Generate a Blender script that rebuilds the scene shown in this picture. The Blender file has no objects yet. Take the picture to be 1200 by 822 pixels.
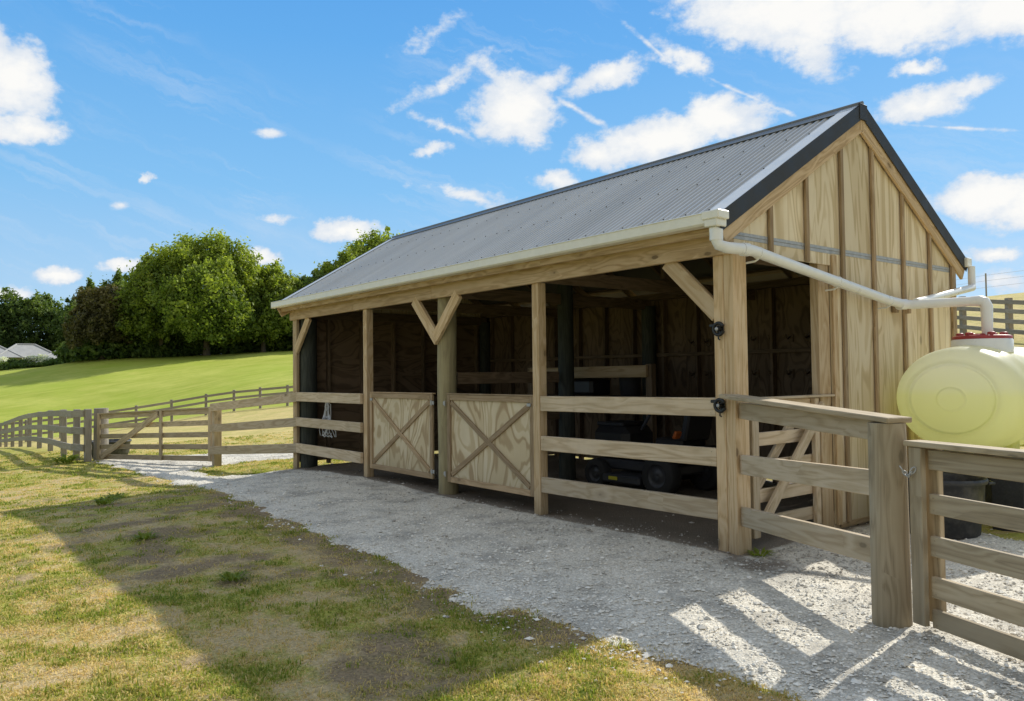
import bpy, math, random
import numpy as np
from mathutils import Vector, Matrix

random.seed(7)
rng = np.random.default_rng(7)
sc = bpy.context.scene
col = sc.collection
PI = math.pi
SUN_AZ, SUN_EL = -7.0, 36.9          # degrees, azimuth clockwise from +Y

# ------------------------------------------------------------------ terrain
CP = np.array([
 (0,0,0),(-4,0,0),(-7.8,0,-.03),(0,4,0),(-4,4,0),(-8,4,0),(0,-2.2,-.02),(-4,-2.2,-.03),(-6.5,-2.2,-.06),(-8.1,-1.5,-.17),(2,-1,0),(2,2,0.02),(4,-2,-.04),(1.6,-.8,-.045),
 (-11.3,-.2,-.24),(-16.1,-1.3,-.42),(-22,-1.3,-.62),(-28.4,-1.1,-.92),(-35.3,-.9,-1.38),(-42.7,-.6,-1.87),
 (-39.6,12.9,-.23),(-41.6,10.4,-.48),(-42.7,7.4,-.97),(-44.6,3.5,-1.6),(-48.6,1.6,-1.96),(-25,5,-.5),(-15,4,-.25),
 (-96.9,36.9,4.9),(-106.8,24.5,4.4),(-110.9,16.1,4.2),(-116.7,12,3.2),(-121,6.2,2.9),(-85,6,.2),(-96,5,1.0),(-70,20,1.2),(-70,8,-1.3),(-65,30,2.3),
 (-131,12,3.0),(-130,2,2.6),(-130,30,4.4),(-140,50,4.5),(-110,55,5.5),(-60,50,4),(-70,-5,-2.2),(-110,-10,-1.5),
 (-7.5,22.8,2.55),(-5.8,21.7,2.3),(-14.5,39.6,5.1),(-12.4,42.3,5.45),(-1,7,.15),(-6,9,.4),(3,9,.35),(8,22,2.6),(8,42,5.6),(-12,60,5.6),(-28,30,3),
 (-7.8,-3.6,-.21),(-4,-6,-.2),(-8,-5,-.32),(0,-6,-.15),(4,-6,-.12),(-14,-5,-.55),(-22,-8,-.9),(5,-15,-.4),(-10,-20,-1),(15,-3,0),(15,8,.4),(30,0,.2),
 (200,0,0),(-300,0,-1),(0,300,2),(0,-300,-4),(-300,300,3),(300,300,2),(300,-300,-3),(-300,-300,-4),(700,0,0),(-700,0,0),(0,700,0),(0,-700,-4)], float)
def _phi(d2): return np.sqrt(d2 + 9.0)
_A = _phi(((CP[:,None,:2]-CP[None,:,:2])**2).sum(-1)); _n = len(CP)
_M = np.zeros((_n+1,_n+1)); _M[:_n,:_n] = _A - np.eye(_n)*0.02; _M[:_n,_n] = 1; _M[_n,:_n] = 1
_w = np.linalg.solve(_M, np.append(CP[:,2], 0))
def H(x, y):
    x = np.atleast_1d(np.asarray(x, float)); y = np.atleast_1d(np.asarray(y, float)); out = np.empty(len(x))
    for s in range(0, len(x), 20000):
        d2 = (x[s:s+20000,None]-CP[None,:,0])**2 + (y[s:s+20000,None]-CP[None,:,1])**2
        out[s:s+20000] = _phi(d2) @ _w[:_n] + _w[_n]
    return out
def h(x, y): return float(H([x],[y])[0])

_lat = rng.random((256,256))
def vnoise(x, y, s, o=0):
    x = np.asarray(x)*s + 37.3 + o*11.7; y = np.asarray(y)*s + 91.1 + o*5.3
    xi = np.floor(x).astype(int); yi = np.floor(y).astype(int); fx = x-xi; fy = y-yi
    fx = fx*fx*(3-2*fx); fy = fy*fy*(3-2*fy); a = _lat
    v = lambda i, j: a[(xi+i) % 256, (yi+j) % 256]
    return (v(0,0)*(1-fx)+v(1,0)*fx)*(1-fy) + (v(0,1)*(1-fx)+v(1,1)*fx)*fy
def fbm(x, y, s, o=0): return (vnoise(x,y,s,o)*.5 + vnoise(x,y,s*2.1,o+1)*.27 + vnoise(x,y,s*4.3,o+2)*.15 + vnoise(x,y,s*8.7,o+3)*.08)
def sstep(a, b, x): t = np.clip((x-a)/(b-a), 0, 1); return t*t*(3-2*t)

GP = np.array([(-15.9,-1.5),(-13.5,-1.45),(-10,-1.5),(-6.8,-1.75),(-3.7,-2.0),(-1,-2.18),(-.2,-2.16),(.45,-2.12),(1.0,-2.02),(1.6,-2.05),(3,-2.2),(12,-3.6),(12,1.9),(2.2,2.2),
 (1.0,2.2),(.3,2.5),(.1,3.95),(-8.4,3.95),(-8.4,-.1),(-8.7,-.55),(-9.6,-.85),(-10.9,-.75),(-11.4,.1),(-10.8,1.1),(-9.2,2.2),(-8.9,5),(-12,6),(-12.7,2.6),(-14.6,.9),(-16.1,-.7)], float)
def sdist(x, y):   # signed distance to the gravel outline, positive inside
    x = np.asarray(x, float); y = np.asarray(y, float); d = np.full(x.shape, 1e9); ins = np.zeros(x.shape, bool)
    for i in range(len(GP)):
        a, b = GP[i], GP[(i+1) % len(GP)]; e = b-a
        t = np.clip(((x-a[0])*e[0]+(y-a[1])*e[1])/(e@e), 0, 1)
        d = np.minimum(d, np.hypot(x-a[0]-t*e[0], y-a[1]-t*e[1]))
        c = ((a[1] > y) != (b[1] > y)); xx = (b[0]-a[0])*(y-a[1])/(b[1]-a[1]+1e-12)+a[0]
        ins ^= (c & (x < xx))
    return np.where(ins, d, -d)

# ------------------------------------------------------------------ node helpers
def mat(name):
    m = bpy.data.materials.new(name); m.use_nodes = True; nt = m.node_tree; nt.nodes.clear()
    out = nt.nodes.new('ShaderNodeOutputMaterial'); return m, nt, out
class N:
    def __init__(s, nt): s.nt = nt
    def n(s, t, **k):
        o = s.nt.nodes.new(t)
        for a, v in k.items(): setattr(o, a, v)
        return o
    def link(s, a, b): s.nt.links.new(a, b)
    def put(s, sock, v):
        if hasattr(v, 'is_output'): s.link(v, sock)
        else: sock.default_value = v
    def math(s, op, a, b=0.0, c=None, clamp=False):
        o = s.n('ShaderNodeMath', operation=op, use_clamp=clamp); s.put(o.inputs[0], a); s.put(o.inputs[1], b)
        if c is not None: s.put(o.inputs[2], c)
        return o.outputs[0]
    def vmath(s, op, a, b=None, out=0):
        o = s.n('ShaderNodeVectorMath', operation=op); s.put(o.inputs[0], a)
        if b is not None: s.put(o.inputs[1], b)
        return o.outputs[out]
    def noise(s, vec, scale, detail=4, rough=.55, dist=0.0, color=False):
        o = s.n('ShaderNodeTexNoise'); s.put(o.inputs['Vector'], vec); o.inputs['Scale'].default_value = scale
        o.inputs['Detail'].default_value = detail; o.inputs['Roughness'].default_value = rough; o.inputs['Distortion'].default_value = dist
        return o.outputs['Color' if color else 'Fac']
    def ramp(s, fac, stops):
        o = s.n('ShaderNodeValToRGB'); cr = o.color_ramp
        while len(cr.elements) < len(stops): cr.elements.new(.5)
        for e, (p, c) in zip(cr.elements, stops):
            e.position = p; e.color = (*c, 1) if isinstance(c, (tuple, list)) else (c, c, c, 1)
        s.put(o.inputs[0], fac); return o.outputs[0]
    def mix(s, fac, a, b, mode='MIX'):
        o = s.n('ShaderNodeMix', data_type='RGBA', blend_type=mode); s.put(o.inputs[0], fac)
        for i, v in ((6, a), (7, b)): s.put(o.inputs[i], (*v, 1) if isinstance(v, tuple) and len(v) == 3 else v)
        return o.outputs[2]
    def mapr(s, v, a, b, c=0.0, d=1.0, smooth=False):
        o = s.n('ShaderNodeMapRange'); o.interpolation_type = 'SMOOTHSTEP' if smooth else 'LINEAR'
        s.put(o.inputs[0], v)
        for i, q in enumerate((a, b, c, d)): o.inputs[i+1].default_value = q
        return o.outputs[0]
    def bump(s, hgt, strength, dist):
        o = s.n('ShaderNodeBump'); s.put(o.inputs['Height'], hgt); o.inputs['Strength'].default_value = strength; o.inputs['Distance'].default_value = dist
        return o.outputs[0]
    def bsdf(s, color, rough=.8, normal=None, metal=0.0, spec=.5, **k):
        o = s.n('ShaderNodeBsdfPrincipled'); s.put(o.inputs['Base Color'], (*color, 1) if isinstance(color, tuple) and len(color) == 3 else color)
        s.put(o.inputs['Roughness'], rough); o.inputs['Metallic'].default_value = metal; o.inputs['Specular IOR Level'].default_value = spec
        if normal is not None: s.link(normal, o.inputs['Normal'])
        for a, v in k.items(): s.put(o.inputs[a.replace('_', ' ')], v)
        return o.outputs[0]
    def attr(s, name): 
        o = s.n('ShaderNodeAttribute'); o.attribute_name = name; return o.outputs['Fac']
    def sep(s, v): 
        o = s.n('ShaderNodeSeparateXYZ'); s.put(o.inputs[0], v); return o.outputs
    def comb(s, x, y, z=0.0):
        o = s.n('ShaderNodeCombineXYZ'); s.put(o.inputs[0], x); s.put(o.inputs[1], y); s.put(o.inputs[2], z); return o.outputs[0]

def wood(name, light, mid, dark, knot=.5, grey=0.0, bottom=0.0, rough=.75, streak=1.0):
    m, nt, out = mat(name); g = N(nt)
    uv = g.n('ShaderNodeUVMap').outputs[0]; x, y, _ = g.sep(uv)
    v = g.n('ShaderNodeTexVoronoi', feature='F1'); g.put(v.inputs['Vector'], g.comb(g.math('MULTIPLY', x, 3.2), g.math('MULTIPLY', y, 7.0))); v.inputs['Scale'].default_value = 1.0
    kd = g.math('ADD', v.outputs['Distance'], g.math('MULTIPLY', g.math('SUBTRACT', g.noise(uv, 25, 2), .5), .08))
    kon = g.math('GREATER_THAN', g.sep(v.outputs['Color'])[0], .66)
    low = g.noise(g.comb(g.math('MULTIPLY', x, .7), g.math('MULTIPLY', y, 7.0)), 1.0, 3, .5, .3)
    low = g.math('ADD', low, g.math('MULTIPLY', g.math('MULTIPLY', g.mapr(kd, .75, .05, 0, 1, True), kon), .16))
    rings = g.math('SINE', g.math('MULTIPLY', low, 46.0))
    rings = g.mapr(rings, -1, 1, 0, 1)
    fine = g.noise(g.comb(g.math('MULTIPLY', x, 5.0), g.math('MULTIPLY', y, 170.0)), 1.0, 3, .6)
    f = g.math('ADD', g.math('MULTIPLY', rings, .36*streak), g.math('ADD', g.math('MULTIPLY', fine, .38), g.math('MULTIPLY', low, .34)))
    c = g.ramp(f, [(.22, dark), (.45, mid), (.82, light)])
    # knots
    k2 = g.math('MULTIPLY', g.mapr(kd, .38, .12, 0, knot*.55, True), kon)
    c = g.mix(k2, c, tuple(q*.85 for q in dark))
    k1 = g.math('MULTIPLY', g.mapr(kd, .15, .08, 0, knot, True), kon)
    c = g.mix(k1, c, tuple(q*.33 for q in dark))
    tone = g.attr('tone')
    c = g.mix(1.0, c, g.comb(*(g.mapr(tone, 0, 1, a, b) for a, b in ((.68, 1.06), (.71, 1.08), (.88, 1.30)))), 'MULTIPLY')
    pos = g.n('ShaderNodeNewGeometry').outputs['Position']
    blotch = g.noise(pos, 2.3, 4, .6)
    c = g.mix(g.mapr(blotch, .45, .75, 0, .38), c, tuple(q*.62 for q in mid))
    if grey: c = g.mix(g.mapr(g.noise(pos, 5, 5, .65), .3, .7, grey*.35, grey), c, (.30, .28, .235))
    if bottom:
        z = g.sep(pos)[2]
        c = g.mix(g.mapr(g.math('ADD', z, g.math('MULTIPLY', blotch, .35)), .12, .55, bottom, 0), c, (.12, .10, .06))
    hgt = g.math('ADD', g.math('MULTIPLY', fine, .6), g.math('MULTIPLY', rings, .4))
    g.link(g.bsdf(c, rough, g.bump(hgt, .35, .002), spec=.25), out.inputs[0]); return m

def ply(name, light, mid, dark, st=(.95,2.3)):
    m, nt, out = mat(name); g = N(nt)
    uv = g.n('ShaderNodeUVMap').outputs[0]; x, y, _ = g.sep(uv)
    p = g.comb(g.math('MULTIPLY', x, st[0]), g.math('MULTIPLY', y, st[1]))
    low = g.noise(p, 1.0, 2.5, .45, .9)
    s = g.math('SINE', g.math('MULTIPLY', low, 62.0)); band = g.mapr(s, -.2, 1, 0, 1, True)
    broad = g.mapr(g.math('SINE', g.math('MULTIPLY', low, 21.0)), -1, 1, 0, 1)
    fine = g.noise(g.comb(g.math('MULTIPLY', x, 6.0), g.math('MULTIPLY', y, 150.0)), 1.0, 3, .6)
    f = g.math('ADD', g.math('MULTIPLY', band, .42), g.math('ADD', g.math('MULTIPLY', fine, .3), g.math('MULTIPLY', broad, .3)))
    c = g.ramp(f, [(.18, light), (.5, mid), (.9, dark)])
    v = g.n('ShaderNodeTexVoronoi', feature='F1'); g.put(v.inputs['Vector'], g.comb(g.math('MULTIPLY', x, 1.1), g.math('MULTIPLY', y, 2.2))); v.inputs['Scale'].default_value = 1.0
    c = g.mix(g.mapr(v.outputs['Distance'], .07, .03, 0, .6, True), c, tuple(q*.35 for q in dark))
    tone = g.attr('tone'); c = g.mix(1.0, c, g.comb(g.mapr(tone, 0, 1, .84, 1.06), g.mapr(tone, 0, 1, .86, 1.09), g.mapr(tone, 0, 1, .95, 1.22)), 'MULTIPLY')
    pos = g.n('ShaderNodeNewGeometry').outputs['Position']
    c = g.mix(g.mapr(g.noise(pos, 1.4, 5, .6), .45, .8, 0, .4), c, tuple(q*.7 for q in mid))
    c = g.mix(g.mapr(g.sep(pos)[2], .55, .1, 0, .35), c, (.2, .17, .1))
    g.link(g.bsdf(c, .75, g.bump(fine, .25, .0015), spec=.2), out.inputs[0]); return m

def plain(name, color, rough=.5, metal=0.0, var=.12, spec=.5, scale=6.0, dirt=0.0, dirtcol=(.2,.17,.12), bumpd=0.0, **k):
    m, nt, out = mat(name); g = N(nt); pos = g.n('ShaderNodeNewGeometry').outputs['Position']
    n = g.noise(pos, scale, 5, .6)
    c = g.mix(g.mapr(n, .3, .7), tuple(q*(1-var) for q in color), tuple(min(1, q*(1+var)) for q in color))
    if dirt: c = g.mix(g.mapr(g.noise(pos, scale*2.3, 6, .7), .45, .75, 0, dirt), c, dirtcol)
    nr = g.bump(g.noise(pos, scale*8, 4, .6), .4, bumpd) if bumpd else None
    g.link(g.bsdf(c, g.mapr(n, .3, .7, rough*.85, min(1, rough*1.15)), nr, metal, spec, **k), out.inputs[0]); return m

M = {}
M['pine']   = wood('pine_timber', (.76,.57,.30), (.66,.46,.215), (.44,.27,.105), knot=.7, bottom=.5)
M['beam']   = wood('beam_timber', (.70,.51,.26), (.58,.40,.185), (.37,.235,.095), knot=.7)
M['batten'] = wood('batten_timber', (.50,.355,.18), (.40,.275,.13), (.26,.165,.07), knot=.5)
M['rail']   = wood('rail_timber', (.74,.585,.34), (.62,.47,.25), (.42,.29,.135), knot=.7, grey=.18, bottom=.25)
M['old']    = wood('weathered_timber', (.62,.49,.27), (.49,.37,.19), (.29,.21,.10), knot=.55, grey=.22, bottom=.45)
M['far']    = wood('old_fence_timber', (.42,.36,.25), (.32,.27,.18), (.20,.165,.11), knot=.3, grey=.55)
M['round']  = wood('treated_round_pole', (.44,.38,.18), (.33,.275,.13), (.2,.16,.075), knot=.4, bottom=.4, streak=.5)
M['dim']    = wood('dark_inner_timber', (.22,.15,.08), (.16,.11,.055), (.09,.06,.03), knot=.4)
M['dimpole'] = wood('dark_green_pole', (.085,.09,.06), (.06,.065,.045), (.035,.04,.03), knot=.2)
M['ply']    = ply('gable_plywood', (.82,.68,.43), (.73,.58,.335), (.55,.41,.21), (.42,3.4))
M['doorply'] = ply('door_plywood', (.74,.61,.38), (.62,.485,.27), (.41,.28,.14))
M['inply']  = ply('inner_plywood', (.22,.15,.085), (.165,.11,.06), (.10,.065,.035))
M['cream']  = plain('cream_gutter_paint', (.84,.81,.70), .35, var=.04, dirt=.15, dirtcol=(.45,.4,.3))
M['pvc']    = plain('white_pvc', (.82,.82,.78), .3, var=.03, dirt=.10, dirtcol=(.5,.48,.42))
M['flash']  = plain('grey_flashing', (.72,.72,.71), .4, .0, var=.05)
M['black']  = plain('black_trim', (.028,.027,.026), .6, var=.2)
M['galv']   = plain('galvanised_steel', (.40,.40,.39), .5, .25, var=.2, scale=20)
M['red']    = plain('red_plastic', (.33,.035,.035), .45, var=.1)
M['tub']    = plain('black_tub_plastic', (.028,.029,.03), .55, dirt=.55, dirtcol=(.16,.15,.13), scale=4)
M['block']  = plain('dark_stone_block', (.03,.032,.034), .85, var=.3, dirt=.3, dirtcol=(.09,.09,.085), scale=25, bumpd=.01)
M['rope']   = plain('white_rope', (.75,.76,.78), .8)
M['insul']  = plain('black_insulator_plastic', (.012,.012,.013), .35)
M['rubber'] = plain('tyre_rubber', (.025,.025,.025), .8)
M['orange'] = plain('orange_paint', (.40,.10,.02), .35)
M['darkpaint'] = plain('dark_grey_paint', (.05,.052,.06), .4)
M['seatvinyl'] = plain('black_vinyl', (.018,.018,.02), .5)
M['yellow'] = plain('yellow_label', (.6,.55,.05), .5)
M['housewall'] = plain('house_wall_render', (.35,.34,.31), .8)
M['houseroof'] = plain('house_roof_shingle', (.36,.36,.355), .75, scale=1.2)
M['hwhite'] = plain('white_house_trim', (.75,.75,.72), .6)
M['glass']  = plain('dark_window_glass', (.03,.04,.05), .1, spec=.8)
M['bark']   = plain('tree_bark', (.12,.095,.07), .95, var=.35, scale=3, bumpd=.03)
M['stonewall'] = plain('dry_stone', (.10,.095,.085), .9, var=.5, scale=3, bumpd=.05)

def roof_mat():
    m, nt, out = mat('corrugated_steel'); g = N(nt); pos = g.n('ShaderNodeNewGeometry').outputs['Position']
    x, y, z = g.sep(pos)
    sh = g.math('FLOOR', g.math('DIVIDE', x, .762)); wn = g.n('ShaderNodeTexWhiteNoise', noise_dimensions='1D'); g.put(wn.inputs['W'], sh)
    c = g.mix(g.mapr(wn.outputs['Value'], 0, 1), (.50,.50,.49), (.57,.57,.555))
    c = g.mix(g.mapr(g.noise(g.comb(g.math('MULTIPLY', x, 6), g.math('MULTIPLY', y, .8), 0.0), 1, 4, .6), .4, .75, 0, .35), c, (.68,.68,.66))
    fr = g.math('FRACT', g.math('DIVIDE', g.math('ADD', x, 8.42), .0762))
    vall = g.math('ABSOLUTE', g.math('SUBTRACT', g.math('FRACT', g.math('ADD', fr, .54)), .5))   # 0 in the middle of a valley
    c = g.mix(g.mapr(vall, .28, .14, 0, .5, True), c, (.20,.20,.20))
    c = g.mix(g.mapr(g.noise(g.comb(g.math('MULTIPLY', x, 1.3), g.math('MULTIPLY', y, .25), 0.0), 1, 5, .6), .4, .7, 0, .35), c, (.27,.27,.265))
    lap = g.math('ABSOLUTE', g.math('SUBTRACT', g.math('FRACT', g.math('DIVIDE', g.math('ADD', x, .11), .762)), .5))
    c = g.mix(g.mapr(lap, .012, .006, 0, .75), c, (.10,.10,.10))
    c = g.mix(g.math('LESS_THAN', g.attr('tone'), .1), c, (.05,.05,.055))
    g.link(g.bsdf(c, g.mapr(g.noise(pos, 2, 3), .3, .7, .38, .52), None, .0, .6), out.inputs[0]); return m
M['roof'] = roof_mat()

def tank_mat():
    m, nt, out = mat('translucent_tank_plastic'); g = N(nt); pos = g.n('ShaderNodeNewGeometry').outputs['Position']; z = g.sep(pos)[2]
    zz = g.math('ADD', z, g.math('MULTIPLY', g.noise(pos, 3, 4), .03))
    c = g.ramp(g.mapr(zz, .62, 1.62), [(0, (.86,.87,.42)), (.38, (.95,.96,.52)), (.55, (.96,.97,.58)), (.62, (.96,.965,.72)), (.85, (.965,.96,.84)), (1, (.965,.96,.90))])
    d = g.bsdf(c, .35, None, 0, .4)
    t = g.n('ShaderNodeBsdfTranslucent'); g.put(t.inputs[0], c)
    mx = g.n('ShaderNodeMixShader'); mx.inputs[0].default_value = .62; g.link(d, mx.inputs[1]); g.link(t.outputs[0], mx.inputs[2])
    g.link(mx.outputs[0], out.inputs[0]); return m
M['tank'] = tank_mat()

def leaf_mat(name, stops, trans=.35, tcol=(1.25,1.3,.7)):
    m, nt, out = mat(name); g = N(nt); c = g.ramp(g.attr('tone'), stops)
    d = g.bsdf(c, .6, None, 0, .3)
    t = g.n('ShaderNodeBsdfTranslucent'); g.put(t.inputs[0], g.mix(1.0, c, tcol, 'MULTIPLY'))
    mx = g.n('ShaderNodeMixShader'); mx.inputs[0].default_value = trans; g.link(d, mx.inputs[1]); g.link(t.outputs[0], mx.inputs[2])
    g.link(mx.outputs[0], out.inputs[0]); return m
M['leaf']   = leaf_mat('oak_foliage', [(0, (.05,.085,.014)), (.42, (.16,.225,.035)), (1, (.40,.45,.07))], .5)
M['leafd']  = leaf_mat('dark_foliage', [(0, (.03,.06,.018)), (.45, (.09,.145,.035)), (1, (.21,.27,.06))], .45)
M['leafr']  = leaf_mat('bronze_foliage', [(0, (.05,.05,.02)), (.5, (.12,.11,.04)), (1, (.24,.20,.07))])
M['shrub']  = leaf_mat('shrub_foliage', [(0, (.03,.06,.015)), (.5, (.08,.14,.03)), (1, (.17,.24,.06))])
M['wflower'] = leaf_mat('white_blossom', [(0, (.10,.16,.06)), (.36, (.16,.22,.09)), (.42, (.85,.85,.8)), (1, (.9,.9,.86))])
M['yflower'] = leaf_mat('yellow_blossom', [(0, (.2,.22,.03)), (.3, (.7,.62,.05)), (1, (.9,.8,.06))])
M['grass']  = leaf_mat('grass_blades', [(0, (.15,.24,.03)), (.32, (.31,.36,.05)), (.52, (.50,.44,.12)), (.78, (.70,.545,.24)), (1, (.82,.65,.35))], .5, (1.1,1.08,.8))

def ground_mat():
    m, nt, out = mat('pasture_ground'); g = N(nt); pos = g.n('ShaderNodeNewGeometry').outputs['Position']
    n1 = g.noise(pos, 1.1, 6, .65); n2 = g.noise(pos, 7, 6, .7); n3 = g.noise(pos, 45, 4, .7); far = g.noise(pos, .16, 5, .6)
    green = g.attr('green')
    straw = g.mix(g.mapr(n3, .3, .7), (.31,.235,.115), (.70,.54,.29))
    grs = g.mix(g.mapr(n3, .3, .7), (.18,.19,.035), (.52,.49,.11))
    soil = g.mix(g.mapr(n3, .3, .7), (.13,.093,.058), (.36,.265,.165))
    base = g.mix(g.mapr(g.math('ADD', green, g.math('MULTIPLY', g.math('SUBTRACT', n2, .5), 1.1)), .3, .62, 0, 1, True), straw, grs)
    soil_shade = g.mapr(g.math('ADD', g.attr('dirt'), g.math('MULTIPLY', g.math('SUBTRACT', n2, .5), .9)),   .32, .90, 0, .85, True)  # soil mask, including the darkening painted over the shed's shadow area
    base = g.mix(soil_shade, base, soil)
    x, y, z = g.sep(pos)
    # dry paddock: long straw grass with greener drifts
    st = g.noise(g.vmath('MULTIPLY', pos, (.5,.5,0)), 1.5, 6, .7)
    dry = g.mix(g.mapr(st, .36, .66), (.60,.47,.19), (.36,.33,.085))
    dry = g.mix(g.mapr(n2, .35, .7, 0, .7), dry, (.70,.56,.28))
    dry = g.mix(g.mapr(g.noise(pos, 3.1, 7, .8), .52, .62, 0, .55), dry, (.33,.29,.10))
    dry = g.mix(g.mapr(g.noise(pos, .55, 6, .75), .52, .66, 0, .6), dry, (.34,.36,.08))
    base = g.mix(g.attr('dry'), base, dry)
    s1 = g.noise(g.comb(g.math('MULTIPLY', x, .9), g.math('MULTIPLY', y, .22), 0.0), 1, 5, .6)
    lawn = g.mix(g.mapr(s1, .3, .7), (.30,.355,.045), (.45,.465,.10))
    lawn = g.mix(g.mapr(far, .48, .72, 0, .5), lawn, (.55,.55,.14))
    lawn = g.mix(g.mapr(g.noise(g.vmath('MULTIPLY', pos, (1,.4,0)), 1.3, 8, .8), .48, .60, 0, .32), lawn, (.21,.29,.03))
    lawn = g.mix(g.mapr(g.noise(pos, .07, 6, .7), .47, .62, 0, .45), lawn, (.30,.40,.04))
    base = g.mix(g.attr('lawn'), base, lawn)
    bp = g.bump(g.math('ADD', n2, g.math('MULTIPLY', n3, .5)), .8, .03)
    g.link(g.bsdf(base, .95, bp, 0, .1), out.inputs[0]); return m
M['ground'] = ground_mat()

def gravel_mat():
    m, nt, out = mat('crushed_limestone'); g = N(nt); pos = g.n('ShaderNodeNewGeometry').outputs['Position']
    p2 = g.vmath('MULTIPLY', pos, (1, 1, .4))
    v = g.n('ShaderNodeTexVoronoi', feature='F1'); g.put(v.inputs['Vector'], p2); v.inputs['Scale'].default_value = 75
    v2 = g.n('ShaderNodeTexVoronoi', feature='F1'); g.put(v2.inputs['Vector'], p2); v2.inputs['Scale'].default_value = 120
    n = g.noise(pos, 2.2, 6, .65); nf = g.noise(pos, 160, 3, .6)
    cell = g.sep(v.outputs['Color'])[0]
    c = g.ramp(g.math('ADD', g.math('MULTIPLY', cell, .55), g.math('MULTIPLY', nf, .45)), [(.1, (.48,.44,.36)), (.45, (.74,.69,.585)), (.85, (.91,.86,.745))])
    c = g.mix(g.mapr(v.outputs['Distance'], .4, .8, 0, .4), c, (.30,.28,.24))
    c = g.mix(g.mapr(g.math('ADD', n, g.math('MULTIPLY', nf, .15)), .50, .80, 0, .75, True), c, g.mix(g.mapr(nf, .3, .7), (.14,.13,.115), (.36,.34,.30)))
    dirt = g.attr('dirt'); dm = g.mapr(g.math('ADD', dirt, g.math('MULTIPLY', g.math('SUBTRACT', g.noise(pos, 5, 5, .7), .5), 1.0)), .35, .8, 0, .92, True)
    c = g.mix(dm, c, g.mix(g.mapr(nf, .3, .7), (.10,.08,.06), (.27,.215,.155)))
    hgt = g.math('ADD', g.math('MULTIPLY', v.outputs['Distance'], -1.0), g.math('MULTIPLY', v2.outputs['Distance'], -.4))
    g.link(g.bsdf(c, .9, g.bump(hgt, .8, .006), 0, .2), out.inputs[0]); return m
M['gravel'] = gravel_mat()
def stone_mat():
    m, nt, out = mat('limestone_chip'); g = N(nt)
    c = g.ramp(g.attr('tone'), [(0, (.36,.33,.28)), (.4, (.66,.625,.55)), (1, (.92,.88,.79))]); g.link(g.bsdf(c, .85, None, 0, .2), out.inputs[0]); return m
M['stone'] = stone_mat()

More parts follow.
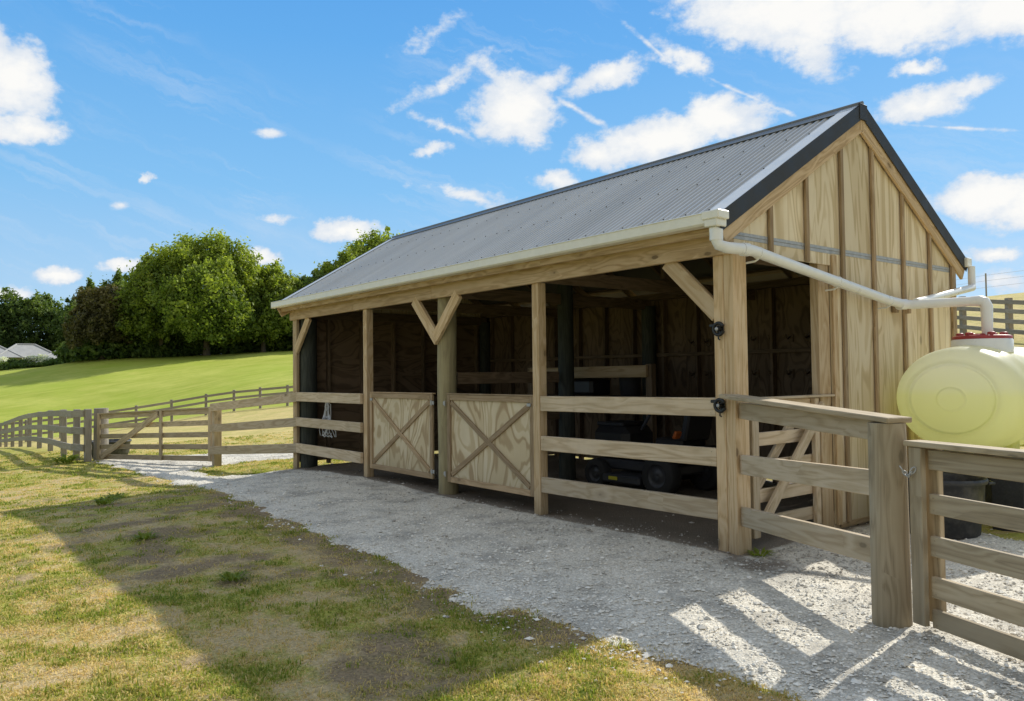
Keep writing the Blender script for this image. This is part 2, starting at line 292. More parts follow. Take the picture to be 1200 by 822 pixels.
# ------------------------------------------------------------------ mesh builder
ORIG = {}
def tag(o, label=None, cat=None, group=None, kind=None):
    if label: o['label'] = label
    if cat: o['category'] = cat
    if group: o['group'] = group
    if kind: o['kind'] = kind
    return o
def empty(name, loc, label=None, cat=None, group=None):
    o = bpy.data.objects.new(name, None); col.objects.link(o); o.location = loc; o.empty_display_size = .2
    ORIG[o.name] = Vector(loc); return tag(o, label, cat, group)
NAIL = .0045
class MB:
    def __init__(s): s.v = []; s.f = []; s.uv = []; s.t = []; s.sm = []
    def _add(s, vs, fs, uvs, tone, smooth):
        b = len(s.v); s.v += [tuple(q) for q in vs]; s.t += [tone]*len(vs)
        for f, u in zip(fs, uvs): s.f.append([b+i for i in f]); s.uv.append(u); s.sm.append(smooth)
    def board(s, p0, p1, w, hh, up=(0,0,1), bev=.004, tone=None):
        """box from p0 to p1; hh measured along 'up', w across"""
        p0 = Vector(p0); p1 = Vector(p1); ax = (p1-p0); L = ax.length; ax.normalize()
        up = Vector(up); side = up.cross(ax)
        if side.length < 1e-4: side = Vector((0,1,0)).cross(ax) if abs(ax.y) < .9 else Vector((1,0,0)).cross(ax)
        side.normalize(); up = ax.cross(side).normalized(); c = (p0+p1)/2
        Hh = (L/2, w/2, hh/2); b = min(bev, *(q*.45 for q in Hh)); tone = random.random() if tone is None else tone
        R3 = (ax, side, up); idx = {}; vs = []; loc = []
        for sx in (-1,1):
            for sy in (-1,1):
                for sz in (-1,1):
                    for a in range(3):
                        sg = (sx,sy,sz); q = [sg[k]*(Hh[k] if k == a else Hh[k]-b) for k in range(3)]
                        idx[(sg,a)] = len(vs); loc.append(q); vs.append(c + R3[0]*q[0] + R3[1]*q[1] + R3[2]*q[2])
        fs = []; uvs = []; ou, ov = random.random()*60, random.random()*60
        def put(ids, a):
            n = Vector(); P = [Vector(loc[i]) for i in ids]; n = (P[1]-P[0]).cross(P[2]-P[0]); cc = sum(P, Vector())/len(P)
            if n.dot(Vector([cc[k]/Hh[k] for k in range(3)])) < 0: ids = ids[::-1]; P = P[::-1]
            if a == 0: u = [(ou+q.y*.3, ov+q.z) for q in P]
            elif a == 1: u = [(ou+q.x, ov+q.z) for q in P]
            else: u = [(ou+q.x, ov+3.3+q.y) for q in P]
            fs.append(ids); uvs.append(u)
        for a in range(3):
            o = [k for k in range(3) if k != a]
            for sg in (-1,1):
                ids = []
                for i, j in ((-1,-1),(1,-1),(1,1),(-1,1)):
                    t = [0,0,0]; t[a] = sg; t[o[0]] = i; t[o[1]] = j; ids.append(idx[(tuple(t),a)])
                put(ids, a)
        for a, bb, cx in ((0,1,2),(0,2,1),(1,2,0)):
            for sa in (-1,1):
                for sb in (-1,1):
                    t0 = [0,0,0]; t0[a] = sa; t0[bb] = sb; t1 = list(t0); t0[cx] = -1; t1[cx] = 1
                    put([idx[(tuple(t0),a)], idx[(tuple(t1),a)], idx[(tuple(t1),bb)], idx[(tuple(t0),bb)]], bb)
        for sx in (-1,1):
            for sy in (-1,1):
                for sz in (-1,1): put([idx[((sx,sy,sz),k)] for k in range(3)], 1)
        s._add(vs, fs, uvs, tone, False); return s
    def nails(s, p0, p1, hh, out, inset=.045):
        # nail heads near both ends, pressed into the face whose outward normal is 'out'
        p0 = Vector(p0); p1 = Vector(p1); ax = (p1-p0).normalized(); out = Vector(out)
        for p, d in ((p0, 1), (p1, -1)):
            for q in (-.3, .3):
                c = p + ax*inset*d + Vector((0,0,hh*q)); s.tube([c+out*.98, c+out*1.0+out.normalized()*.0015], NAIL, 6, tone=0, smooth=False)
        return s
    def box(s, a, b, bev=.004, tone=None):
        a = Vector(a); b = Vector(b); d = [abs(b[k]-a[k]) for k in range(3)]; k = d.index(max(d)); c = (a+b)/2
        p0 = c.copy(); p1 = c.copy(); p0[k] = min(a[k],b[k]); p1[k] = max(a[k],b[k])
        if k == 2: return s.board(p0, p1, d[1], d[0], (1,0,0), bev, tone)
        if k == 0: return s.board(p0, p1, d[1], d[2], (0,0,1), bev, tone)
        return s.board(p0, p1, d[0], d[2], (0,0,1), bev, tone)
    def tube(s, pts, r, n=12, caps=True, tone=None, smooth=True, sq=(1,1)):
        P = [Vector(p) for p in pts]; R = r if isinstance(r, (list, tuple)) else [r]*len(P); tone = random.random() if tone is None else tone
        vs = []; prev = None; ln = 0; ou = random.random()*50; us = []
        for i, p in enumerate(P):
            d = (P[min(i+1,len(P)-1)]-P[max(i-1,0)]).normalized()
            if prev is None:
                ref = Vector((0,0,1)) if abs(d.z) < .9 else Vector((1,0,0)); a = ref.cross(d).normalized()
            else: a = (prev - d*prev.dot(d)).normalized()
            prev = a; b = d.cross(a)
            if i: ln += (p-P[i-1]).length
            us.append(ou+ln)
            for k in range(n):
                t = 2*PI*k/n; vs.append(p + a*math.cos(t)*R[i]*sq[0] + b*math.sin(t)*R[i]*sq[1])
        fs = []; uvs = []
        for i in range(len(P)-1):
            for k in range(n):
                k2 = (k+1) % n; c = 2*PI*max(R[i],.01)/n
                fs.append([i*n+k, i*n+k2, (i+1)*n+k2, (i+1)*n+k]); uvs.append([(us[i],k*c),(us[i],(k+1)*c),(us[i+1],(k+1)*c),(us[i+1],k*c)])
        s._add(vs, fs, uvs, tone, smooth)
        if caps:
            for i, rev in ((0,True),(len(P)-1,False)):
                ids = list(range(n)); vv = vs[i*n:(i+1)*n]
                if rev: ids = ids[::-1]
                s._add(vv, [ids], [[((vs[i*n+q]-P[i]).x*1.0+ou, (vs[i*n+q]-P[i]).y) for q in ids]], tone, False)
        return s
    def lathe(s, c, prof, n=32, axis='z', smooth=True, tone=.5, sc2=(1,1)):
        vs = []; c = Vector(c)
        for (r, z) in prof:
            for k in range(n):
                t = 2*PI*k/n; a, b = math.cos(t)*r*sc2[0], math.sin(t)*r*sc2[1]
                vs.append(c + (Vector((a,b,z)) if axis == 'z' else Vector((a,z,b)) if axis == 'y' else Vector((z,a,b))))
        fs = []
        for i in range(len(prof)-1):
            for k in range(n):
                k2 = (k+1) % n; q = [i*n+k, i*n+k2, (i+1)*n+k2, (i+1)*n+k]; fs.append(q[::-1] if axis == 'y' else q)
        s._add(vs, fs, [[(0,0)]*4 for _ in fs], tone, smooth); return s
    def poly(s, vs, fs, tone=.5, smooth=False):
        s._add(vs, fs, [[(vs[i][0], vs[i][2]) for i in f] for f in fs], tone, smooth); return s
    def build(s, name, m, parent=None, loc=None, **tags):
        me = bpy.data.meshes.new(name); O = Vector(loc) if loc is not None else (ORIG[parent.name] if parent else Vector((0,0,0)))
        me.from_pydata([(v[0]-O.x, v[1]-O.y, v[2]-O.z) for v in s.v], [], s.f)
        me.polygons.foreach_set('use_smooth', s.sm)
        uvl = me.uv_layers.new(name='UVMap'); uvl.data.foreach_set('uv', [c for f in s.uv for u in f for c in u])
        at = me.attributes.new('tone', 'FLOAT', 'POINT'); at.data.foreach_set('value', s.t)
        me.materials.append(m if not isinstance(m, str) else M[m]); me.update()
        o = bpy.data.objects.new(name, me); col.objects.link(o)
        if parent: o.parent = parent; ORIG[o.name] = O
        elif loc is not None: o.location = loc; ORIG[o.name] = O
        else: ORIG[o.name] = O
        return tag(o, **tags)
def npmesh(name, V, F, m, attrs=None, smooth=False):
    V = np.asarray(V, np.float32); F = np.asarray(F, np.int32); me = bpy.data.meshes.new(name); k = F.shape[1]
    me.vertices.add(len(V)); me.vertices.foreach_set('co', V.ravel()); me.loops.add(F.size); me.loops.foreach_set('vertex_index', F.ravel())
    me.polygons.add(len(F)); me.polygons.foreach_set('loop_start', np.arange(len(F), dtype=np.int32)*k); me.polygons.foreach_set('loop_total', np.full(len(F), k, np.int32))
    me.polygons.foreach_set('use_smooth', np.full(len(F), smooth)); me.update(calc_edges=True)
    for a, v in (attrs or {}).items(): at = me.attributes.new(a, 'FLOAT', 'POINT'); at.data.foreach_set('value', np.asarray(v, np.float32))
    me.materials.append(M[m] if isinstance(m, str) else m); return me
def link(name, me, parent=None, loc=(0,0,0), **t):
    o = bpy.data.objects.new(name, me); col.objects.link(o); o.location = loc
    if parent: o.parent = parent
    return tag(o, **t)

# ------------------------------------------------------------------ ground
n2 = 190; kk = .0362; ss = .068/kk
tt = np.sinh(np.arange(-n2, n2+1)*kk)*ss
gx = tt - 1.2; gy = tt - 3.4
X, Y = np.meshgrid(gx, gy); xf = X.ravel(); yf = Y.ravel(); Z = H(xf, yf)
sd = sdist(xf, yf)
dcam = np.hypot(xf-3.65, yf+5.03)
Z = Z + (fbm(xf, yf, 1.7)-.5)*.05*sstep(60, 8, dcam) + (vnoise(xf, yf, 6, 4)-.5)*.02*sstep(20, 6, dcam)
inb = sstep(.05, .3, sd); Z = Z*(1-inb) + (H(xf, yf)-.05)*inb
fl = (yf-1.6)*(-39.65+48.6)/(12.86-1.6) - 48.6            # x of the paddock's back fence at this y
lawn = sstep(1.2, -1.2, xf-fl)*np.where(yf > -40, 1, 1)
dry = np.maximum(sstep(-15.5, -18.5, xf)*sstep(-2.2, 0, yf), sstep(3.0, 4.5, yf))
dry = np.maximum(dry, sstep(-8.6, -9.6, xf)*sstep(.3, 1.5, yf)*.8)
dry = dry*(1-lawn)
green = (fbm(xf, yf, 1.3, 7)*.4+fbm(xf, yf, 4.2, 9)*.65)*1.05 - .05 + sstep(-12, -16, xf)*.12*sstep(0, -1, yf) + sstep(-8, -9, xf)*.15*(sd > -1.2)*(yf > -1.4)
dirt = sstep(.44, .66, fbm(xf, yf, 3.0, 15)*.7+fbm(xf, yf, .8, 18)*.3)*.66 + .42*sstep(-.45, -.05, sd)*(yf < .5)*(xf > -9)
dirt *= sstep(-16, -9, xf)
dirt += .30*sstep(-4.2, -3.2, yf)*(yf < -1.8)*sstep(-8.2, -7, xf)*(xf < .6)  # extra soil colour over the shed's shadow area, painting that shade darker
N1 = 2*n2+1; I = np.arange(N1*N1).reshape(N1, N1)
F = np.stack([I[:-1,:-1], I[:-1,1:], I[1:,1:], I[1:,:-1]], -1).reshape(-1, 4)
me = npmesh('ground', np.stack([xf, yf, Z], 1), F, 'ground', {'lawn': lawn, 'dry': dry, 'green': green, 'dirt': dirt}, True)  # dirt holds soil patches plus the shade painted over the shed's shadow area
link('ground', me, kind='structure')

# gravel yard
gs = .07; ax = np.arange(-16.6, 12.3, gs); ay = np.arange(-4.2, 6.3, gs)
X, Y = np.meshgrid(ax, ay); xf = X.ravel(); yf = Y.ravel(); sd = sdist(xf, yf) + (fbm(xf, yf, 2.2, 3)-.5)*.55
inside_barn = (xf > -8.4) & (xf < .05) & (yf > -.05)
Zg = H(xf, yf) + .018 + (fbm(xf, yf, 3, 5)-.5)*.035 - .07*sstep(.16, -.1, sd) + (vnoise(xf, yf, 9, 2)-.5)*.010
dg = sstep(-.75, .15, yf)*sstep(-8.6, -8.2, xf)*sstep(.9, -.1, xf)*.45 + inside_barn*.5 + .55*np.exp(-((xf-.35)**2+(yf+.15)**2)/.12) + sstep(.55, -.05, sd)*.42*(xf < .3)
nx, ny = len(ax), len(ay); I = np.arange(nx*ny).reshape(ny, nx)
F = np.stack([I[:-1,:-1], I[:-1,1:], I[1:,1:], I[1:,:-1]], -1).reshape(-1, 4)
F = F[(sd[F] > -.08).any(1)]
used = np.unique(F); rm = np.zeros(nx*ny, int); rm[used] = np.arange(len(used))
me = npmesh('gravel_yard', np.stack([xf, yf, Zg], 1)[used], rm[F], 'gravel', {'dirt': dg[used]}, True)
link('gravel_yard', me, kind='structure')

# loose stones
def scatter(n, rmin, rmax, a0, a1, p=1.0):
    u = rng.random(n); r = (rmin**(1-p) + u*(rmax**(1-p)-rmin**(1-p)))**(1/(1-p)) if p != 1 else rmin*(rmax/rmin)**u
    a = np.radians(a0 + rng.random(n)*(a1-a0)); return 3.65+np.sin(a)*r, -5.03+np.cos(a)*r, r
x, y, r = scatter(150000, 2.4, 22, -92, -14)
s = sdist(x, y) + (fbm(x, y, 2.2, 3)-.5)*.55
ib = (x > -8.3) & (x < 0) & (y > .3)
keep = ((s > -.02) | ((s > -.45) & (rng.random(len(x)) < .16*np.exp(s*4)))) & ~(ib & (rng.random(len(x)) < .93))
keep &= ~((x > -8.3) & (x < .1) & (y > -.55) & (rng.random(len(x)) < sstep(-.6, .2, y)*.8))
x, y, r, s = x[keep], y[keep], r[keep], s[keep]; n = len(x)
size = np.clip(np.exp(rng.normal(-5.35, .58, n))*(1+.02*r), .003, .024)
base = np.array([(1,0,0),(-1,0,0),(0,1,0),(0,-1,0),(0,0,.5),(0,0,-.5)], float)
fc = np.array([(0,2,4),(2,1,4),(1,3,4),(3,0,4),(2,0,5),(1,2,5),(3,1,5),(0,3,5)])
V = base[None]*(.6+.8*rng.random((n,6,1)))*size[:,None,None]
an = rng.random(n)*2*PI; c_, s_ = np.cos(an)[:,None], np.sin(an)[:,None]
V = np.stack([V[...,0]*c_-V[...,1]*s_, V[...,0]*s_+V[...,1]*c_, V[...,2]], -1)
zc = H(x, y) + np.where(s > 0, .020, .0) + (fbm(x, y, 3, 5)-.5)*.035*(s > 0) - .05*sstep(.16, -.1, s)*(s > -.0) + size*.12
V += np.stack([x, y, zc], 1)[:,None]
F = (fc[None]+(np.arange(n)*6)[:,None,None]).reshape(-1, 3)
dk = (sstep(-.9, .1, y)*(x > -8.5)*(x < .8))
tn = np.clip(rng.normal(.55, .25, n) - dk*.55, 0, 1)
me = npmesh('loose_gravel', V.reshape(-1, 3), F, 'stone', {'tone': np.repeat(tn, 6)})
link('loose_gravel', me, kind='stuff', label='loose pale limestone chips strewn over the gravel yard', cat='gravel')

# grass blades
def blades(n, rmin, rmax, a0, a1, hmin, hmax, name, label, dense=None):
    x, y, r = scatter(n, rmin, rmax, a0, a1)
    s = sdist(x, y); gr = (fbm(x, y, 1.3, 7)*.4+fbm(x, y, 4.2, 9)*.65)*1.05-.04; di = fbm(x, y, 3.0, 15)*.7+fbm(x, y, .8, 18)*.3
    pk = np.clip((gr-.25)*4.5, .6, 1) * np.clip(1.45-(di-.42)*4.5, .28, 1)
    pk = pk*(1-.62*sstep(-4.2, -3.2, y)*(y < -1.5)*sstep(-8.2, -7, x)*(x < .6))  # fewer blades over the shed's shadow area, so the painted darkening shows
    barn = (x > -8.4) & (x < 0.1) & (y > -.3) & (y < 4)
    keep = (s < .04+.1*rng.random(n)) & (rng.random(n) < pk) & ~barn
    x, y, r, gr = x[keep], y[keep], r[keep], gr[keep]; n = len(x); k = 9
    z = H(x, y) + (fbm(x, y, 1.7)-.5)*.05*sstep(60, 8, r) + (vnoise(x, y, 6, 4)-.5)*.02*sstep(20, 6, r) - .006
    lush = sstep(.44, .70, gr + .32*(rng.random(n)-.5))
    tuft = (rng.random(n) < .05)
    hh = (hmin + (hmax-hmin)*rng.random(n)**2)*(.75+.6*lush)*(1+.8*tuft)*(1+r*.012)
    px = (rng.random((n,k))-.5)*.07*(1+r[:,None]*.03); py = (rng.random((n,k))-.5)*.07*(1+r[:,None]*.03)
    a = rng.random((n,k))*2*PI; lean = rng.random((n,k))*.9+.15; w = (.0016+.0008*rng.random((n,k)))*(1+r[:,None]*.16)
    hb = hh[:,None]*(.5+.7*rng.random((n,k)))
    bx = x[:,None]+px; by = y[:,None]+py; bz = np.repeat(z[:,None], k, 1)
    ca, sa = np.cos(a), np.sin(a)
    v0 = np.stack([bx-sa*w, by+ca*w, bz], -1); v1 = np.stack([bx+sa*w, by-ca*w, bz], -1)
    m0 = np.stack([bx-sa*w*.8+ca*hb*lean*.35, by+ca*w*.8+sa*hb*lean*.35, bz+hb*.62], -1); m1 = np.stack([bx+sa*w*.8+ca*hb*lean*.35, by-ca*w*.8+sa*hb*lean*.35, bz+hb*.62], -1)
    tp = np.stack([bx+ca*hb*lean, by+sa*hb*lean, bz+hb*(1-.25*lean)], -1)
    V = np.stack([v0, v1, m1, m0, tp], 2).reshape(-1, 3); nb = n*k; b = (np.arange(nb)*5)[:,None]
    F = np.concatenate([b+np.array([[0,1,2]]), b+np.array([[0,2,3]]), b+np.array([[3,2,4]])])
    tone = np.clip(1.0 - lush[:,None]*.62 - .26*rng.random((n,k)) + .12*rng.normal(size=(n,k)), 0, 1)
    me = npmesh(name, V, F, 'grass', {'tone': np.repeat(tone.ravel(), 5)})
    link(name, me, kind='stuff', label=label, cat='grass')
blades(170000, 2.8, 26, -98, -30, .008, .030, 'short_grass', 'short patchy green and straw grass along the gravel')

# ------------------------------------------------------------------ shed
GZ = lambda x, y: h(x, y)
shed = empty('horse_shed', (-4.1, 1.9, 0), 'pine board and batten horse shed with grey corrugated gable roof and open front', 'shed')
L = 8.30; D = 3.80; RY = 1.90
# roof geometry: sheet top surface
EY, EZ, RZ = -.17, 2.57, 3.80; slope = (RZ-EZ)/(RY-EY)
def rz(y): return RZ - slope*abs(y-RY)
# corner post, posts
def part(name, m, fn, label=None, parent=shed):
    mb = MB(); fn(mb); return mb.build(name, m, parent, label=label)
part('corner_post', 'pine', lambda m: (m.box((-.185,0,-.1),(-.092,.172,2.285), tone=.8), m.box((-.090,.002,-.1),(0,.17,2.29), tone=.62)))
for x0, x1 in ((-5.95,-5.85), (-2.39,-2.29)):
    part('front_post', 'pine', lambda m: m.box((x0,.0,-.12),(x1,.10,2.29)))
part('front_post', 'pine', lambda m: m.box((-8.30,.0,-.2),(-8.16,.05,2.29)))
part('round_post', 'round', lambda m: m.tube([(-4.10+.01*math.sin(k),.125,-.15+k*.31) for k in range(9)], [.118-.001*k for k in range(9)], 24), 'round treated pole between the two half doors')
part('round_post', 'dimpole', lambda m: m.tube([(-8.13,.19,-.2),(-8.13,.19,2.3)], [.135,.125], 20), 'dark round pole at the far left corner')
for x, y in ((-4.1,3.62), (-.2,3.62), (-8.1,3.62), (-4.1,2.0)):
    part('round_post', 'dimpole', lambda m: m.tube([(x,y,-.1),(x,y,2.35 if y > 3 else 3.4)], [.11,.10], 16), 'dark inner round pole')
part('side_post', 'pine', lambda m: m.box((-.09,1.20,-.05),(-.01,1.37,2.45)), 'post at the side opening')
# front beam, fascia
part('front_beam', 'beam', lambda m: (m.box((-8.36,-.028,2.285),(-4.2,.02,2.462), tone=.5), m.box((-4.197,-.028,2.285),(.0,.02,2.462), tone=.62)))
part('fascia', 'beam', lambda m: m.box((-8.46,-.15,2.42),(.02,-.115,2.505), tone=.45))
part('soffit_board', 'beam', lambda m: m.box((-8.44,-.115,2.470),(.0,-.03,2.490), tone=.2))
# gutter: open box section
def gutter(m):
    x0, x1 = -8.50, .06; prof = [(-.155,2.575),(-.155,2.49),(-.165,2.478),(-.255,2.478),(-.272,2.492),(-.272,2.560),(-.280,2.568),(-.272,2.574),(-.262,2.568),(-.262,2.498),(-.250,2.488),(-.168,2.488),(-.162,2.500),(-.162,2.575)]
    n = len(prof); vs = [(x0,a,b) for a,b in prof]+[(x1,a,b) for a,b in prof]
    fs = [[i,(i+1)%n,n+(i+1)%n,n+i][::-1] for i in range(n)]
    m.poly(vs, fs)
    for x in (x0, x1): m.box((x-.004,-.275,2.476),(x+.004,-.153,2.576), .001)
gt = part('gutter', 'cream', gutter)
part('rainhead', 'cream', lambda m: (m.box((-.065,-.284,2.515),(.09,-.150,2.578), .006), m.box((-.045,-.278,2.46),(.07,-.158,2.514), .006), m.box((-.02,-.262,2.41),(.05,-.178,2.459), .01)))
part('back_gutter', 'cream', lambda m: m.box((-8.50,3.955,2.475),(.09,4.07,2.575), .008))
# braces (flat boards on the face of the beam posts)
def brace(a, b): part('brace', 'pine', lambda m: m.board(a, b, .045, .135, (0,0,1) if abs(a[0]-b[0]) > .01 else (1,0,0)))
brace((-.66,.03,2.30),(-.16,.03,1.83)); brace((-4.60,-.006,2.30),(-4.09,-.006,1.79)); brace((-3.66,-.008,2.30),(-4.13,-.008,1.83)); brace((-7.72,.02,2.30),(-8.20,.02,1.80))
# front rails
RH = [(1.03,1.175), (.645,.785), (.235,.385)]
for z0, z1 in RH:
    part('rail', 'rail', lambda m: m.board((-2.285,.027,(z0+z1)/2-.005),(-.188,.027,(z0+z1)/2+.012), .045, z1-z0).nails((-2.285,.027,(z0+z1)/2-.005),(-.188,.027,(z0+z1)/2+.012), z1-z0, (0,-.0225,0)))
for z0, z1 in RH:
    part('rail', 'rail', lambda m: m.board((-8.10,-.024,(z0+z1)/2-.018),(-5.953,-.024,(z0+z1)/2-.016), .045, z1-z0-.005))
# doors
def door(x0, x1, sx):
    z0, z1 = .17, 1.165; y = .035
    d = MB().box((x0+.02,y,z0+.01),(x1-.02,y+.018,z1-.01), .002, .5)
    # plywood grain runs upright: swap uv
    d.uv = [[(u[1]*1.0, u[0]) for u in f] for f in d.uv]
    d = d.build('door', 'doorply', shed, label=None)
    f = MB()
    f.box((x0,y-.022,z0),(x0+.062,y-.001,z1), .003).box((x1-.062,y-.022,z0),(x1,y-.001,z1), .003)
    f.box((x0+.064,y-.022,z1-.062),(x1-.064,y-.001,z1), .003).box((x0+.064,y-.022,z0),(x1-.064,y-.001,z0+.062), .003)
    f.box((x0-.002,y-.026,z1+.002),(x1+.002,y+.03,z1+.016), .003)
    f.build('door_frame', 'batten', d)
    c = MB()
    c.board((x0+.075,y-.0095,z0+.09),(x1-.075,y-.0095,z1-.09), .017, .058)
    c.build('cross_brace', 'batten', d)
    c = MB(); c.board((x0+.075,y-.0125,z1-.09),(x1-.075,y-.0125,z0+.09), .018, .058); c.build('cross_brace', 'batten', d)
    hx = x1 if sx > 0 else x0
    for z in (z0+.09, z1-.10):
        b = MB().box((hx-.02,y-.038,z-.02),(hx+.09*(1 if sx > 0 else -1)*.6,y-.028,z+.02), .002).tube([(hx+.012*sx,y-.04,z-.03),(hx+.012*sx,y-.04,z+.03)], .009, 10)
        b.build('hinge', 'galv', d)
    MB().box(((x0+.03 if sx > 0 else x1-.09),y-.036,z1-.10),((x0+.09 if sx > 0 else x1-.03),y-.024,z1-.07), .002).build('latch', 'galv', d)
    return d
tag(door(-5.80,-4.26, 1), 'left half door with crossed braces'); tag(door(-3.95,-2.40,-1), 'right half door with crossed braces')

# roof sheets, corrugated
def sheet(sign):
    pitch = .0762; x0, x1 = -8.42, .035; nw = int(round((x1-x0)/pitch)); per = [(0,0),(.22,0),(.32,.019),(.60,.019),(.74,0)]
    xs = []; zs = []
    for i in range(nw):
        for a, b in per: xs.append(x0+(i+a)*pitch); zs.append(b)
    xs.append(x0+nw*pitch); zs.append(0)
    ys = [EY-.05, EY+.6, 1.2, RY-.01]; V = []
    for y in ys:
        for x, z in zip(xs, zs): V.append((x, y if sign > 0 else 2*RY-y, rz(y)+z-.0165))
    k = len(xs); fs = []
    for j in range(len(ys)-1):
        for i in range(k-1):
            q = [j*k+i, j*k+i+1, (j+1)*k+i+1, (j+1)*k+i]; fs.append(q if sign > 0 else q[::-1])
    m = MB(); m.poly(V, fs)
    # screws on the ribs over each purlin
    for y in (EY+.10, .66, 1.36):
        for i in range(0, nw, 3):
            cx = x0+(i+.48)*pitch; yy = y if sign > 0 else 2*RY-y
            m.tube([(cx,yy,rz(y)-.002),(cx,yy-.003*sign,rz(y)+.009)], [.008,.006], 6, smooth=False, tone=0)
    return m
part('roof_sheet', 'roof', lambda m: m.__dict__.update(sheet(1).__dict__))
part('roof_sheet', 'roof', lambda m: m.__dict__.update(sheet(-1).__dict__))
M['cap'] = plain('dark_grey_cap', (.16,.165,.17), .45)
M['shade_sheet'] = plain('dark_shade_sheet', (.075,.07,.062), .8)  # dark sheet added under the steel to keep the shed's inside dark
for sg in (1, -1):
    yq = lambda y: y if sg > 0 else 2*RY-y
    part('roof_shade_sheet', 'shade_sheet', lambda m: m.board((-4.19, yq(EY+.02), rz(EY+.02)-.0205),(-4.19, yq(RY-.012), rz(RY-.012)-.0205), 8.42, .002, (0,0,1), .0005))
part('ridge_cap', 'cap', lambda m: (m.board((-8.45,RY-.075,rz(RY-.075)+.012),(.06,RY-.075,rz(RY-.075)+.012), .16, .006, (0,-slope,1), .001),
                                      m.board((-8.45,RY+.075,rz(RY+.075)+.012),(.06,RY+.075,rz(RY+.075)+.012), .16, .006, (0,slope,1), .001),
                                      m.tube([(-8.45,RY,RZ+.012),(.06,RY,RZ+.012)], .02, 10)))
# barge flashings and barge boards on both gables
for X0, s in ((.045, 1), (-8.43, -1)):
    for sg in (1, -1):
        yy = lambda y: y if sg > 0 else 2*RY-y
        a, b = EY-.06, RY-.004
        part('barge_flashing', 'black', lambda m: m.board((X0+.012*s, yy(a), rz(a)-.052),(X0+.012*s, yy(b), rz(b)-.052), .006, .128, (0,0,1), .001))
        part('roof_edge_flashing', 'flash', lambda m: m.board((X0-.075*s, yy(a), rz(a)+.012),(X0-.075*s, yy(b-.06), rz(b-.06)+.012), .175, .006, (0,-slope*sg,1), .001))
        part('barge_board', 'beam', lambda m: m.board((X0-.013*s, yy(a+.06), rz(a+.06)-.165),(X0-.013*s, yy(b-.002), rz(b-.002)-.165), .028, .15, (0,0,1), tone=.72))
part('apex_cap', 'black', lambda m: m.box((.050,1.835,3.655),(.0665,1.965,3.80), .002))
part('apex_block', 'beam', lambda m: m.box((.020,1.86,3.56),(.0485,1.94,3.66), .003))
# gable walls
def gable_face(m, X0, X1, open_side):
    def panel(y0, y1, z0, ztopf):
        n = 5; vs = []; ys = [y0+(y1-y0)*i/n for i in range(n+1)]
        for X in (X0, X1):
            for y in ys: vs += [(X,y,z0),(X,y,ztopf(y))]
        k = 2*(n+1); fs = []; uv = []
        ou, ov = random.random()*40, random.random()*40
        for off, rev in ((0, X0 > X1), (k, X0 < X1)):
            for i in range(n):
                q = [off+2*i, off+2*i+1, off+2*i+3, off+2*i+2]
                if not rev: q = q
                fs.append(q if (off == 0) == (X0 < X1) else q[::-1])
        fs += [[0,1,k+1,k],[k-2,2*k-2,2*k-1,k-1]] + [[2*i,k+2*i,k+2*i+2,2*i+2] for i in range(n)] + [[2*i+1,2*i+3,k+2*i+3,k+2*i+1] for i in range(n)]
        m._add(vs, fs, [[(ou+vs[i][2], ov+vs[i][1]) for i in f] for f in fs], random.random(), False)
    top = lambda y: rz(y)-.06
    brk = [-.03, .477, 1.0, 1.565, 2.11, 2.68, 3.24, 3.80]
    for i in range(7):
        y0, y1 = brk[i], brk[i+1]
        panel(y0, y1-.002, 2.455, top)
        if open_side:
            if y1 <= 1.35: panel(y0 if i else .02, y1-.002, 2.30, lambda y: 2.43)
            elif y0 < 1.46: panel(y0, 1.38, 2.30, lambda y: 2.43); panel(1.382, y1-.002, .07, lambda y: 2.43)
            else: panel(y0, y1-.002, .07, lambda y: 2.43)
        else: panel(max(y0,.05), y1-.002, .07, lambda y: 2.43)
part('gable_wall', 'ply', lambda m: gable_face(m, 0, -.014, True), 'right gable wall of pale plywood')
part('gable_wall', 'ply', lambda m: gable_face(m, -8.30, -8.286, False), 'far left gable wall of pale plywood')
part('metal_strip', 'galv', lambda m: m.box((.001,-.02,2.43),(.006,3.80,2.455), .001))
part('metal_strip', 'galv', lambda m: (m.box((-.004,-.02,2.40),(.0035,1.4,2.428), .001), m.box((.0005,1.39,2.404),(.0035,3.80,2.428), .001)))
for y in (.477, 1.0, 1.565, 2.11, 2.68, 3.24):
    zb = 2.30 if y < 1.3 else .07
    part('batten', 'batten', lambda m: m.box((.007,y-.024,zb),(.032,y+.024,rz(y)-.19)))
part('batten', 'pine', lambda m: m.box((.001,1.385,.06),(.024,1.455,2.39)))
part('corner_board', 'batten', lambda m: m.box((.007,3.715,.05),(.034,3.80,rz(3.72)-.12)))
part('skirting_board', 'pine', lambda m: m.box((.001,1.46,.03),(.0065,3.71,.075), .002))
part('skirting_board', 'rail', lambda m: m.box((-.06,1.37,.0),(-.016,3.80,.17)))
